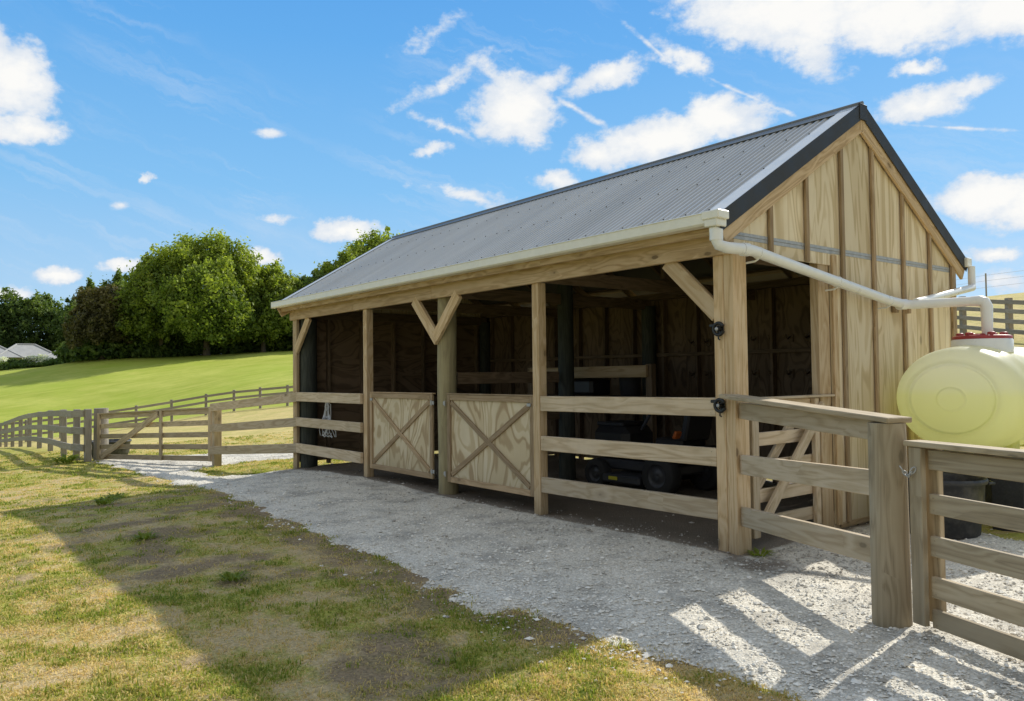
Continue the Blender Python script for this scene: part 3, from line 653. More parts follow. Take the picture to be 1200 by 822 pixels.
# back wall, inner framing
def backwall(m):
    for i in range(7):
        a = -8.28+i*1.183
        d = MB().box((a,3.770,.05),(a+1.180,3.784,2.45), .002); d.uv = [[(u[1], u[0]) if False else u for u in f] for f in d.uv]
        m._add(d.v, d.f, d.uv, random.random(), False)
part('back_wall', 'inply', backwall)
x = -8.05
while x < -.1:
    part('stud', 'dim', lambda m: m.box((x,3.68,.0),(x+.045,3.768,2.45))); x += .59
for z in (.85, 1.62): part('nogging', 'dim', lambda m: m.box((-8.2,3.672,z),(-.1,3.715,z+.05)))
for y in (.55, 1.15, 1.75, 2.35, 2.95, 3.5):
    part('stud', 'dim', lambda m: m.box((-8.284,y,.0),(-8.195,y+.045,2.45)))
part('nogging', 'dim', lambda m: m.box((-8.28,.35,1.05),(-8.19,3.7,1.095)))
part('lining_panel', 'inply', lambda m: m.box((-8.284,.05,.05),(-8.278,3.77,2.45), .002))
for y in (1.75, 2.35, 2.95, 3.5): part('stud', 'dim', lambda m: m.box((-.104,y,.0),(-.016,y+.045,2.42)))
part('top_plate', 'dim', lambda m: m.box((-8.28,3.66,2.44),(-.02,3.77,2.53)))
# rafters, purlins, tie beams
x = -8.2
while x < -.02:
    for sg in (1, -1):
        yy = lambda y: y if sg > 0 else 2*RY-y
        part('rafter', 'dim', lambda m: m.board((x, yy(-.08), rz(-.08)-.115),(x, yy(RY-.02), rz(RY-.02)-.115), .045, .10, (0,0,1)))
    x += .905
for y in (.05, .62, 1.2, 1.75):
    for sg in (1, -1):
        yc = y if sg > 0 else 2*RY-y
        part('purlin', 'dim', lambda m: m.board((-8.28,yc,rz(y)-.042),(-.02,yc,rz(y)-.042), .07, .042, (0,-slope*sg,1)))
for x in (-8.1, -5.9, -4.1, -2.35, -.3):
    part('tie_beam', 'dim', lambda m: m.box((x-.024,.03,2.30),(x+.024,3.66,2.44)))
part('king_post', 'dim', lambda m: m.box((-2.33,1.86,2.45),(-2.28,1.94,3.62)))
# low partition between the bays
for z in (.35, .80, 1.28): part('partition_rail', 'dim', lambda m: m.box((-4.13,.26,z),(-4.08,1.86,z+.14)))
part('partition_rail', 'beam', lambda m: m.board((-5.3,2.35,1.40),(-3.0,2.35,1.41), .045, .15, tone=.1), 'long brown rail across the middle of the shed')
part('partition_post', 'dim', lambda m: m.box((-5.35,2.37,.0),(-5.25,2.46,1.5))); part('partition_post', 'dim', lambda m: m.box((-3.05,2.375,.0),(-2.95,2.46,1.5)))
# bridle hooks on the back wall
for z in (1.80, 1.36):
    for i in range(13):
        xx = -3.4+i*.25
        part('bridle_hook', 'dim', lambda m: (m.box((xx-.035,3.752,z-.05),(xx+.035,3.767,z+.05), .003), m.tube([(xx,3.75,z+.02),(xx,3.70,z-.01),(xx,3.67,z+.0),(xx,3.655,z+.04)], .011, 6)))
# downpipe
P = [(0.02,-.22,2.42),(.02,-.22,2.37),(.035,-.21,2.325),(.07,-.17,2.305),(.10,-.05,2.302),(.11,.10,2.300),(.11,.16,2.292)]
zA, zB = 2.285, 1.995
for i in range(1, 9): P.append((.11+.0*i,.2+(2.42-.2)*i/9, zA+(zB-zA)*i/9))
P += [(.12,2.45,2.003),(.17,2.52,2.000),(.64,2.675,2.0)]
pr = .043
dp = part('downpipe', 'pvc', lambda m: m.tube(P, pr, 18), 'long white pipe sloping across the gable into the tank')
MB().tube([(.62,2.67,2.0),(.68,2.685,2.0),(.725,2.69,1.985),(.74,2.69,1.95),(.74,2.69,1.62)], [.046,.05,.05,.05,.043], 18).build('elbow', 'pvc', dp)
for q in ([(.02,-.22,2.44),(.02,-.22,2.36)], [(.10,-.02,2.301),(.11,.04,2.301)], [(.108,2.38,1.998),(.125,2.47,2.003)]): MB().tube(q, .050, 18).build('socket', 'pvc', dp)
for y in (.17, 1.30, 2.2):
    z = zA+(zB-zA)*(y-.2)/2.22
    MB().tube([(.11,y,z-.046),(.08,y,z-.06),(.0,y,z-.065)], .008, 8).tube([(.11,y-.01,z),(.11,y+.01,z)], .047, 16).build('pipe_bracket', 'pvc', dp)
dp2 = part('downpipe', 'pvc', lambda m: (m.tube([(.20,2.52,2.02),(.13,2.9,2.07),(.12,3.98,2.25),(.10,4.02,2.29),(.10,4.02,2.48)], .036, 14)), 'short white pipe from the back gutter')
part('wall_block', 'batten', lambda m: (m.box((.007,2.44,1.93),(.05,2.50,2.04)), m.box((.034,2.655,1.93),(.07,2.705,2.04))))
# electric fence wheel insulators
def insulator(z):
    cx, cy = -.118, -.032; o = MB()
    o.tube([(cx+.046*math.cos(t), cy, z+.046*math.sin(t)) for t in [2*PI*k/22+.5 for k in range(20)]], .0135, 8)
    o.tube([(cx, cy-.02, z), (cx, -.002, z)], .019, 12)
    for k in range(3): t = k*2.09+.9; o.tube([(cx, cy, z), (cx+.045*math.cos(t), cy, z+.045*math.sin(t))], .008, 6)
    o.box((cx-.085,-.04,z+.018),(cx-.03,-.014,z+.042), .006); o.box((cx-.03,-.012,z-.03),(cx+.03,-.001,z+.03), .003)
    o.tube([(cx,-.035,z-.05),(cx+.004,-.04,z-.075),(cx+.016,-.035,z-.085)], .006, 6)
    o = o.build('insulator', 'insul', shed, label=None)
    MB().lathe((-.118,-.055,z), [(0,-.006),(.014,-.006),(.014,0),(.0,.001)], 10, 'y').build('bolt', 'galv', o)
    return o
tag(insulator(1.715), 'upper black gate wheel on the corner post'); tag(insulator(1.13), 'lower black gate wheel on the corner post')
# half gate in the side opening
g = MB().box((-.055,.20,1.165),(.02,1.38,1.185)).build('side_gate', 'rail', shed, label='low gate closing the side opening')
MB().box((-.045,.215,.10),(-.004,.30,1.16)).build('stile', 'rail', g); MB().box((-.045,1.10,.10),(-.004,1.165,1.16)).build('stile', 'rail', g)
for z0 in (1.055,.80,.58,.355,.14): MB().box((-.080,.21,z0),(-.048,1.37,z0+.105)).build('rail', 'rail', g)
MB().board((.014,.31,.22),(.014,1.20,1.10), .032, .09).build('diagonal', 'rail', g); MB().board((-.1,.31,.40),(-.1,.92,.98), .03, .09).build('diagonal', 'rail', g)

# ------------------------------------------------------------------ fences on the right
cf = empty('corner_fence', (1.52,-.70,0), 'short three rail fence with sloping cap board from shed corner post to thick round post', 'fence')
d = Vector((1.52,-.70,0)).normalized(); nrm = Vector((d.y,-d.x,0))       # nrm points to the camera side
MB().tube([(1.50,-.70,-.2),(1.497,-.70,1.095)], [.102,.096], 28).build('post', 'old', cf)
def rail(zl0, zl1, zr0, zr1, m='rail', nm='rail', off=.0, x0=.012, w=.045):
    a = Vector((x0,.055,(zl0+zl1)/2)) + nrm*off; b = Vector((1.42,-.655,(zr0+zr1)/2)) + nrm*off
    MB().board(a, b, w, ((zl1-zl0)+(zr1-zr0))/2).nails(a, b, .12, nrm*w/2).build(nm, m, cf)
rail(1.02,1.165,1.0,1.10); rail(.61,.76,.68,.82); rail(.225,.365,.295,.44)
MB().board((-.055,-.03,1.205),(.02,-.055,1.199), .15, .03).board((.021,-.045,1.198),(1.585,-.73,1.112), .165, .03, bev=.005).build('cap_board', 'old', cf)

fg = empty('farm_gate', (1.64,-.70,0), 'five bar timber farm gate standing closed beside the thick round post, nearest the camera', 'gate')
gd = Vector((.62,-.235,0)).normalized(); G0 = Vector((1.645,-.70,0)); gn = Vector((gd.y,-gd.x,0))
LN = 3.3
def gp(t, z, o=0.0): v = G0 + gd*t + gn*o; return (v.x, v.y, z)
MB().board(gp(.045,.045,.03), gp(.045,.975,.03), .085, .035, tuple(gn)).build('stile', 'old', fg)
MB().board(gp(.065,.05,-.055), gp(.065,.97,-.055), .10, .035, tuple(gn)).build('stile', 'old', fg)
MB().board(gp(LN-.05,.045,.03), gp(LN-.05,.975,.03), .085, .035, tuple(gn)).build('stile', 'old', fg)
for z0, z1 in ((.86,.965),(.63,.735),(.41,.515),(.195,.305),(.04,.135)):
    MB().board(gp(.09 if z0 < 2 else 0,(z0+z1)/2,-.012), gp(LN,(z0+z1)/2,-.012), .032, z1-z0).nails(gp(.09,(z0+z1)/2,-.012), gp(LN,(z0+z1)/2,-.012), z1-z0, gn*.016, .03).build('rail', 'old', fg)
MB().board(gp(-.02,.992,-.0), gp(LN,.992,-.0), .12, .028).build('cap_board', 'old', fg)
MB().board(gp(LN-.1,.10,-.05), gp(1.7,.90,-.05), .03, .095).build('diagonal', 'old', fg)
fp = empty('gate_post', gp(LN+.2,0), 'round timber gate post at the hinge end of the near gate', 'post')
MB().tube([gp(LN+.2,-.2), gp(LN+.2,1.1)], [.1,.097], 20).build('post', 'old', fp)
# chain
def chain(pts, name, label, loc):
    m = MB()
    for i in range(len(pts)-1):
        a = Vector(pts[i]); b = Vector(pts[i+1]); dd = (b-a).normalized(); s = (Vector((0,0,1)) if i % 2 else Vector((dd.y,-dd.x,0))); s = (s-dd*s.dot(dd)).normalized()
        c = (a+b)/2; Lk = (b-a).length*.75; m.tube([c+dd*math.cos(t)*Lk+s*math.sin(t)*Lk*.55 for t in [2*PI*k/10 for k in range(11)]], .0035, 6, caps=False)
    m.build(name, 'galv', None, loc, label=label, cat='chain')
cp = [(1.615+.0*t, -.745-.02*math.sin(t*PI), .86-.05*math.sin(t*PI)) for t in [k/6 for k in range(7)]]
cp = [(1.60+.075*k/6, -.77+.01*math.sin(k), .865-.045*math.sin(PI*k/6)) for k in range(7)]
chain(cp, 'gate_chain', 'small steel chain looped between the thick round post and the near gate', (1.63,-.75,.83))

# ------------------------------------------------------------------ tank, stand, tub
TC = Vector((.65, 2.14, 1.13)); RX, RZ2 = .54, .455
tk = empty('water_tank', (.60,3.3,.66), 'pale yellow translucent horizontal water tank on dark blocks by the gable wall', 'tank')
m = MB(); nn = 56
prof = [(0,-.022),(.085,-.022),(.098,-.024),(.104,-.010),(.112,-.010),(.285,0),(.296,-.002),(.300,-.016),(.318,-.014),(.322,.006),(.36,.014),(.40,.035),(.435,.075),(.455,.13),(.462,.2)]
yy = .2
for k in range(3):
    prof += [(.462,yy+.10),(.478,yy+.13),(.478,yy+.19),(.462,yy+.22),(.462,yy+.42)]; yy += .42
prof += [(.455,yy+.07),(.42,yy+.13),(.33,yy+.17),(.0,yy+.18)]
prof = [(a/.462, b) for a, b in prof]
m.lathe(TC, [(a, b) for a, b in prof], nn, 'y', True, .5, (RX, RZ2))
m.build('tank_shell', 'tank', tk)
for y in (.45, 1.25): MB().box((TC.x-.34, TC.y+y-.06, .655),(TC.x+.34, TC.y+y+.06, .80), .02).build('foot', 'tank', tk)
ly = 2.72
MB().lathe((TC.x+.03,ly,TC.z), [(.245,.40),(.245,.515),(.235,.525),(.0,.525)], 32).build('manhole_neck', 'pvc', tk)
lid = MB().lathe((TC.x+.03,ly,TC.z), [(.236,.525),(.238,.548),(.225,.556),(.10,.560),(.09,.575),(.0,.575)], 32); lid = lid.build('lid', 'red', tk)
for k in range(6):
    a = k*PI/3+.3; MB().lathe((TC.x+.03+.17*math.cos(a),ly+.17*math.sin(a),TC.z), [(.034,.555),(.034,.580),(.02,.586),(0,.586)], 10).build('knob', 'red', lid)
st = empty('tank_stand', (.60,3.3,0), 'dark block piers and bearers carrying the yellow water tank', 'stand')
for y in (2.62, 3.75): MB().box((.22,y-.12,-.05),(.48,y+.12,.57), .01).build('pier', 'block', st); MB().box((.80,y-.12,-.05),(1.06,y+.12,.57), .01).build('pier', 'block', st)
for x in (.35, .93): MB().box((x-.05,2.42,.575),(x+.05,4.0,.652)).build('bearer', 'dimpole', st)
tb = empty('feed_tub', (.63,1.93,h(.63,1.93)), 'round black plastic tub full of water under the end of the yellow tank', 'tub')
z0 = h(.63,1.93)+.015
pf = [(0,.0),(.27,.0),(.285,.015),(.30,.20),(.318,.205),(.322,.23),(.318,.25),(.325,.42),(.345,.43),(.350,.455),(.342,.475),(.325,.470),(.318,.44),(.30,.25),(.275,.03),(0,.03)]
MB().lathe((.63,1.93,z0), pf, 36).build('tub_body', 'tub', tb)
for a in (.6, 3.7):
    c, s = math.cos(a), math.sin(a); MB().tube([(.63+.34*c-.07*s,1.93+.34*s+.07*c,z0+.43),(.63+.385*c-.05*s,1.93+.385*s+.05*c,z0+.43),(.63+.385*c+.05*s,1.93+.385*s-.05*c,z0+.43),(.63+.34*c+.07*s,1.93+.34*s-.07*c,z0+.43)], .012, 8).build('handle', 'tub', tb)

# ------------------------------------------------------------------ things inside the shed
mw = empty('ride_on_mower', (-2.75,2.2,0), 'black and orange ride-on mower parked in the right bay behind the rails', 'mower')
def wheel(x, y, r, w):
    o = MB().lathe((x,y-w/2,r), [(r*.55,0),(r*.9,-.005),(r,.02),(r,w-.02),(r*.9,w+.005),(r*.55,w)], 28, 'y').build('wheel', 'rubber', mw)
    MB().lathe((x,y-w/2,r), [(0,.03),(r*.2,.0),(r*.25,.03),(r*.56,.02),(r*.58,-.002),(r*.6,.02),(r*.6,w-.02),(0,w-.03)], 20, 'y').build('rim', 'darkpaint', o)
for y in (1.78, 2.58): wheel(-2.30,y,.235,.17); wheel(-3.30,y,.18,.13)
MB().box((-3.5,1.95,.22),(-2.2,2.42,.34), .02).build('chassis', 'darkpaint', mw)
MB().box((-3.55,1.9,.36),(-2.95,2.46,.74), .08).box((-3.50,1.96,.742),(-3.05,2.40,.79), .02).build('hood', 'seatvinyl', mw)
MB().box((-3.565,2.0,.46),(-3.552,2.36,.6), .004).build('hood_panel', 'orange', mw)
MB().box((-3.15,1.68,.10),(-2.55,2.68,.20), .04).build('cutter_deck', 'darkpaint', mw)
MB().box((-3.02,1.668,.14),(-2.88,1.677,.18), .002).build('label_plate', 'yellow', mw)
MB().box((-2.68,1.72,.44),(-2.02,2.64,.53), .04).build('mudguard', 'darkpaint', mw)
MB().box((-2.55,1.96,.54),(-2.15,2.4,.64), .05).build('seat', 'seatvinyl', mw); MB().board((-2.15,2.18,.62),(-2.06,2.18,.98), .44, .09, (1,0,0), .04).build('seat_back', 'seatvinyl', mw)
sw = MB().tube([(-2.95,2.18,.7),(-2.78,2.18,.93)], .02, 8).build('steering_column', 'darkpaint', mw)
MB().tube([(-2.77+.06*math.cos(t),2.18+.17*math.sin(t),.95+.05*math.cos(t)*-1) for t in [2*PI*k/16 for k in range(17)]], .014, 8, caps=False).build('steering_wheel', 'seatvinyl', sw)
MB().board((-2.10,1.80,.66),(-2.06,1.80,.74), .10, .04, (1,0,0), .01).build('side_panel', 'orange', mw)
# hay net
hn = MB()
for k in range(9):
    a = k*.7; x0 = -7.35+.05*math.sin(k*2.1)
    pts = [(x0*.5+.5*(-7.36), .12, 1.02)]
    for i in range(1, 8): z = 1.02-.52*i/7; pts.append((-7.35+(k-4)*.018*i*.55+.02*math.sin(i*2+k), .13+.02*math.sin(k+i), z))
    hn.tube(pts, .006, 5)
for z, w in ((.9,.05),(.78,.09),(.66,.13),(.55,.16),(.5,.19)):
    hn.tube([(-7.35-w+2*w*i/8, .135+.01*math.sin(i*3), z+.018*math.sin(i*2.4)) for i in range(9)], .005, 5)
hn.tube([(-7.2,.03,1.03),(-7.2,.12,.98),(-7.22,.13,.62)], .006, 5)
hn.build('hay_net', 'rope', None, (-7.35,.13,1.02), label='white rope hay net hanging behind the left rails of the shed', cat='hay net')
# pipes on the partition rail
o = MB().tube([(-5.2,2.28,1.20),(-3.3,2.26,1.26)], .03, 10).tube([(-5.1,2.20,1.18),(-3.5,2.22,1.30)], .022, 10).tube([(-4.9,2.12,1.17),(-3.6,2.16,1.24)], .035, 10)
o = MB().box((-4.9,2.37,1.0),(-3.4,2.95,1.04), .01)
sh_ = part('storage_shelf', 'dim', lambda m: m.box((-5.25,2.47,1.05),(-3.0,2.95,1.09)))
MB().box((-4.7,2.5,1.092),(-4.15,2.9,1.32), .04).box((-4.62,2.53,1.322),(-4.25,2.85,1.36), .02).build('tool_bag', 'seatvinyl', None, (-4.42,2.7,1.092), label='black bag lying on the shelf behind the right half door', cat='bag')
MB().lathe((-3.6,2.68,1.092), [(0,0),(.13,0),(.15,.26),(.158,.27),(.15,.275),(.12,.02),(0,.02)], 20).build('bucket', 'darkpaint', None, (-3.6,2.68,1.092), label='dark bucket standing on the shelf inside the shed', cat='bucket')

# ------------------------------------------------------------------ left fences and gate
lf = empty('rail_fence', (-9.8,0,h(-9.8,0)), 'three rail timber fence joining the far corner of the shed to the gate', 'fence')
GPx, GPy = -11.38, -.14
gz = h(GPx, GPy)
MB().box((GPx+.0,GPy-.14,gz-.2),(GPx+.13,GPy+.0,gz+1.15), .006).build('post', 'old', lf)
for z0, z1 in RH:
    zc = (z0+z1)/2; MB().board((GPx+.02,GPy-.165,gz+zc-.02),(-8.08,-.026,zc-.024), .045, z1-z0-.002).build('rail', 'rail', lf)
gx0, gy0 = -16.05, -1.28
lg = empty('field_gate', ((GPx+gx0)/2,(GPy+gy0)/2,h(-13.7,-.7)), 'five bar timber gate with one diagonal across the gravel track', 'gate')
A = Vector((GPx-.04, GPy-.10, h(GPx,GPy)+.08)); B = Vector((gx0+.1, gy0-.02, h(gx0,gy0)+.04))
gd2 = (B-A); gl = gd2.length
def lp(t, z, o=0): q = A+gd2*t; nn_ = Vector((gd2.y,-gd2.x,0)).normalized()*(-1); 
def lp(t, z, o=0.0):
    q = A+gd2*t; nv = Vector((-gd2.y, gd2.x, 0)).normalized(); return (q.x+nv.x*o, q.y+nv.y*o, q.z+z)
nv = Vector((-gd2.y, gd2.x, 0)).normalized()
for t in (.010, .40, .985): MB().board(lp(t,.0,.04), lp(t,1.0,.04), .095, .035, tuple(nv)).build('stile', 'old', lg)
for z in (.05,.27,.50,.72,.935): MB().board(lp(0,z), lp(1,z), .035, .10).build('rail', 'old', lg)
MB().board(lp(0,1.0,.0), lp(1,1.0,.0), .11, .028).build('cap_board', 'old', lg)
MB().board(lp(.42,.93,.06), lp(.95,.05,.06), .035, .12).build('diagonal', 'old', lg)
gpz = h(gx0-.15, gy0)
gpo = empty('gate_post', (gx0-.12,gy0-.02,gpz), 'thick grey round post at the far left end of the field gate', 'post')
MB().tube([(gx0-.12,gy0+.06,gpz-.2),(gx0-.12,gy0+.06,gpz+1.16)], [.16,.15], 18).build('post', 'far', gpo)

def fence(name, label, pts, hts, rails, rw, m='far', pw=.11, posts_between=1, side=1, pz=1.18, group=None):
    o = empty(name, (pts[0][0], pts[0][1], h(pts[0][0], pts[0][1])), label, 'fence', group)
    P = [Vector((x, y, h(x, y))) for x, y in pts]
    for i, p in enumerate(P):
        a = P[max(i-1,0)]; b = P[min(i+1,len(P)-1)]; d = (b-a); d.z = 0; d.normalize(); nvv = Vector((d.y,-d.x,0))*side
        MB().board(p+Vector((0,0,-.2)), p+Vector((random.uniform(-.02,.02),random.uniform(-.02,.02),pz)), pw, pw, tuple(d), .008).build('post', m, o)
    for z in rails:
        for i in range(len(P)-1):
            d = (P[i+1]-P[i]); d.z = 0; d.normalize(); nvv = Vector((d.y,-d.x,0))*side*(pw/2+.024)
            MB().board(P[i]+nvv+Vector((0,0,z+random.uniform(-.01,.01))), P[i+1]+nvv+Vector((0,0,z+random.uniform(-.01,.01))), .04, rw).build('rail', m, o)
    return o
pts = [(-16.4,-1.42)]
lfp = [(-15.98,-1.52),(-16.75,-1.62),(-18.8,-1.55),(-22.2,-1.36),(-25.3,-1.23),(-28.4,-1.13),(-31.5,-1.03),(-35.3,-.89),(-39,-.75),(-42.7,-.62),(-46.5,-.5),(-50,-.4)]
fence('rail_fence', 'long grey three rail fence dipping away from the field gate to the left', lfp, None, (.30,.68,1.06), .15, 'far', .13, side=-1, pz=1.16)
bf = [(-30,27),(-32.5,24),(-34.6,21),(-36.4,18),(-38,15.5),(-39.65,12.86),(-40.6,11.65),(-41.3,10.4),(-42.0,9.06),(-42.6,7.4),(-43.2,5.7),(-44.1,3.9),(-45.2,2.4),(-46.8,1.0),(-48.5,.2),(-50,-.3)]
fence('rail_fence', 'far timber fence at the foot of the green lawn behind the dry paddock', bf, None, (.38,.74,1.06), .13, 'far', .14, side=-1, pz=1.2)
hf = [(-14.6,26.5),(-12.4,25.3),(-10.0,24.1),(-7.6,22.85),(-5.82,21.7),(-3.9,20.3),(-2.0,19.0),(0,17.6),(2,16.2),(4,14.8)]
fence('rail_fence', 'four rail timber fence climbing the dry hill behind the shed and tank', hf, None, (.25,.55,.85,1.12), .13, 'far', .16, side=1, pz=1.25)
wf = empty('wire_fence', (-12,41,h(-12,41)), 'thin wire fence with slim standards along the top of the dry hill', 'fence')
for i in range(9):
    x, y = -19+i*2.6, 40.5+i*.35; MB().tube([(x,y,h(x,y)-.2),(x,y,h(x,y)+1.25+.15*(i%2))], .04, 6).build('standard', 'far', wf)
for z in (.5,.85,1.15): MB().tube([(-19+i*2.6,40.5+i*.35,h(-19+i*2.6,40.5+i*.35)+z) for i in range(9)], .006, 4, caps=False).build('wire', 'galv', wf)

# black trough behind the field gate
tx, ty = -17.1, -.85; tz = h(tx, ty)
MB().lathe((tx,ty,tz), [(0,0),(.38,0),(.42,.10),(.44,.32),(.46,.33),(.47,.37),(.45,.38),(.42,.32),(.40,.22),(0,.22)], 28).build('water_trough', 'tub', None, (tx,ty,tz), label='low round black water trough behind the field gate', cat='trough')

# ------------------------------------------------------------------ vegetation
def crown(R, n, leaf, seed, shape='round', nclump=46):
    """leaves spread through a bumpy shell plus small outlying sprays; tone follows the bumps"""
    r = np.random.default_rng(seed); W, Hh = R
    def field(k, m=10): return r.normal(size=(m,3))*k, r.random(m)*6.28
    F1, F2, F3, F4 = field(1.9), field(4.5, 14), field(10., 18), field(22., 20)
    ev = lambda Fk, d: np.sin(d@Fk[0].T + Fk[1]).sum(1)/math.sqrt(len(Fk[1]))
    def env(d):
        up = d[:,2]
        if shape == 'cone': prof = np.where(up > 0, (1-up)**.55*.9+.28, 1.0)
        else: prof = 1-.13*np.clip(up,0,1)
        a, b, c, e = ev(F1,d), ev(F2,d), ev(F3,d), ev(F4,d)
        return prof, a, b, c, e
    d = r.normal(size=(n,3)); d /= np.linalg.norm(d,axis=1)[:,None]; lo = d[:,2] < -.55; d[lo,2] *= -1
    prof, a, b, c, e = env(d)
    hor = prof*(1+.15*a+.13*b+.085*c+.04*e); ver = 1+.15*a+.15*b+.09*c+.045*e
    depth = r.random(n)**.45; t = .62+.40*depth + .05*r.normal(size=n)
    p = np.stack([d[:,0]*W*hor*t, d[:,1]*W*hor*t, (d[:,2]*ver*t*.56+.44)*Hh], 1)
    p[:,2] = np.maximum(p[:,2], .02*Hh+r.random(n)*.06*Hh)
    # sprays standing proud of the shell
    m = nclump*3; ci = r.integers(0, n, m); per = max(12, n//(m*4)); q = p[ci]
    dd = r.normal(size=(m,per,3)); dd /= np.linalg.norm(dd,axis=2)[...,None]; cr = (W*r.uniform(.05,.13,m))[:,None,None]
    q = q[:,None] + (d[ci]*np.array([1,1,1.3])*W*.04)[:,None] + dd*cr*r.random((m,per,1))**.5; q = q.reshape(-1,3)
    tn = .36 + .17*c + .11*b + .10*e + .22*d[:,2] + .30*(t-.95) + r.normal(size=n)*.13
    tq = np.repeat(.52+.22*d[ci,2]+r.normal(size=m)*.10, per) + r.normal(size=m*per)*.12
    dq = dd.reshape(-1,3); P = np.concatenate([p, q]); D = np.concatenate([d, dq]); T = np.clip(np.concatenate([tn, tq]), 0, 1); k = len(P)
    nn_ = D + r.normal(size=(k,3))*.8; nn_ /= np.linalg.norm(nn_,axis=1)[:,None]
    a_ = np.cross(nn_, r.normal(size=(k,3))); a_ /= np.linalg.norm(a_,axis=1)[:,None]; b_ = np.cross(nn_, a_)
    sz = leaf*(.5+r.random(k))[:,None]
    V = np.stack([P-a_*sz, P+b_*sz*.55, P+a_*sz, P-b_*sz*.55], 1).reshape(-1,3)
    cl = [(p[i]*np.array([.8,.8,.9]), 1, .5) for i in r.integers(0, n, 10)]
    return V, np.arange(len(V)).reshape(-1,4), np.repeat(T, 4), cl
def tree(name, label, x, y, W, Ht, z0f, m, seed, n=9000, leaf=.3, shape='round', group='trees along the hilltop', nclump=46):
    g0 = h(x, y); o = empty(name, (x,y,g0), label, 'tree', group)
    base = Ht*z0f; V, F, T, cl = crown((W/2, Ht-base), n, leaf, seed, shape, nclump); V = V+np.array([0,0,base])
    me = npmesh('crown', V, F, m, {'tone': T}); link('crown', me, o)
    t = MB(); r = random.Random(seed); rt = W*.022+.12
    top = Ht*(.85 if shape == 'cone' else .6); kx, ky = r.uniform(-.4,.4), r.uniform(-.4,.4)
    path = [(x+kx*math.sin(i/3), y+ky*math.sin(i/2.5), g0-.3+top*i/7) for i in range(8)]
    t.tube(path, [rt*(1.25 if i == 0 else 1-.11*i) for i in range(8)], 10)
    for q, cr, tn in cl[:: max(1, len(cl)//9)]:
        s = path[2+int(3*tn)]; e = (x+q[0], y+q[1], g0+base+q[2]); md = tuple((a*.5+b*.5)+(0,0,.3)[k] for k,(a,b) in enumerate(zip(s,e)))
        t.tube([s, md, e], [rt*.45, rt*.28, rt*.08], 6)
    t.build('trunk', 'bark', o); return o
def px(pxx, d): return None
# main ridge trees: (x, y, width, height, crown base fraction, material, seed, leaves, shape)
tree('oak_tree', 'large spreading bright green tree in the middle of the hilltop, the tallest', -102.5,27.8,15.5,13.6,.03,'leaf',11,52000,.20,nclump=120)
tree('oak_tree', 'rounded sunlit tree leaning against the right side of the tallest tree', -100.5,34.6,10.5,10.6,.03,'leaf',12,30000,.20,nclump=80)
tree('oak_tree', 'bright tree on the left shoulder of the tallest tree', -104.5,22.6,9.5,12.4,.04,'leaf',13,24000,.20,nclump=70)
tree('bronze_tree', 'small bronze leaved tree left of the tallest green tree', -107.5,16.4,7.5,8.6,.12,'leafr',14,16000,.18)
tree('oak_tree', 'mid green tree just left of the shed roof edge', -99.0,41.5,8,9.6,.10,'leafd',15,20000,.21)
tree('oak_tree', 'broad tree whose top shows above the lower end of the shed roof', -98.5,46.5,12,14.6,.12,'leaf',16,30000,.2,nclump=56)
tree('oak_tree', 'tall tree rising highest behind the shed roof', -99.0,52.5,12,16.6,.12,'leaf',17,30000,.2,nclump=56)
for i, (x, y, W, Ht, lab) in enumerate([(-150,-2,13,11.0,'dark tree at the far left edge beyond the house'), (-152,6,12,13.2,'dark tree behind the left half of the house roof'), (-152,14,12,12.6,'dark tree behind the right half of the house roof'),
        (-146,21.5,10,13.0,'dark narrow tree just right of the house'), (-140,25.5,8,12.6,'dark pointed tree behind the bronze leaved tree'), (-122,26,9,12.6,'dark tree half hidden by the left side of the tallest tree'),
        (-120,33,10,9,'dark tree behind the trunk of the tallest tree'), (-117,41,10,8,'dark tree filling the gap left of the shed roof'), (-116,49,10,11,'dark tree behind the trees beside the shed roof')]):
    tree('conifer_tree' if i in (3,4,1) else 'dark_tree', lab, x, y, W, Ht, .04, 'leafd', 30+i, 22000, .24, 'cone' if i in (3,4) else 'round')
def shrub(name, label, x, y, W, Ht, m, seed, n=900, leaf=.22, group='hilltop undergrowth', cat='shrub', zoff=0):
    g0 = h(x, y)+zoff; V, F, T, cl = crown((W/2, Ht), n, leaf, seed, 'round', 12)
    me = npmesh(name, V, F, m, {'tone': T}); link(name, me, None, (x,y,g0-.15*Ht), label=label, cat=cat, group=group)
for i in range(19):
    x = -110+i*.55+random.uniform(-1,1); y = 14.5+i*2.1
    shrub('shrub', 'dark green undergrowth shrub beneath the hilltop trees', x+.5, y, random.uniform(5,7), random.uniform(2.6,3.8), 'leafd', 60+i, 2600, .26)
# house and garden
hs = empty('house', (-134,9,h(-134,9)), 'low grey roofed house half hidden by garden shrubs on the far left', 'house')
hz = 2.6
def hip(x0, x1, y0, y1, z0, z1, nm='roof', inset=.5):
    cx = (x0+x1)/2; w = abs(x1-x0)/2; i = w*inset*1.6
    vs = [(x0,y0,z0),(x1,y0,z0),(x1,y1,z0),(x0,y1,z0),(cx,y0+i,z1),(cx,y1-i,z1)]
    m = MB(); m.poly(vs, [[1,0,4],[2,1,4,5],[3,2,5],[0,3,5,4],[0,1,2,3]]); r_ = m.build(nm, 'houseroof', hs)
    for a, b in ((4,5),(1,4),(2,5)): MB().tube([vs[a],vs[b]], .16, 6).build('ridge_tile', 'houseroof', r_)
MB().box((-138,.0,1.0),(-131.5,13.8,4.8), .05).build('wall', 'housewall', hs)
MB().box((-135,13.8,1.5),(-132,17.2,4.5), .05).build('wall', 'housewall', hs)
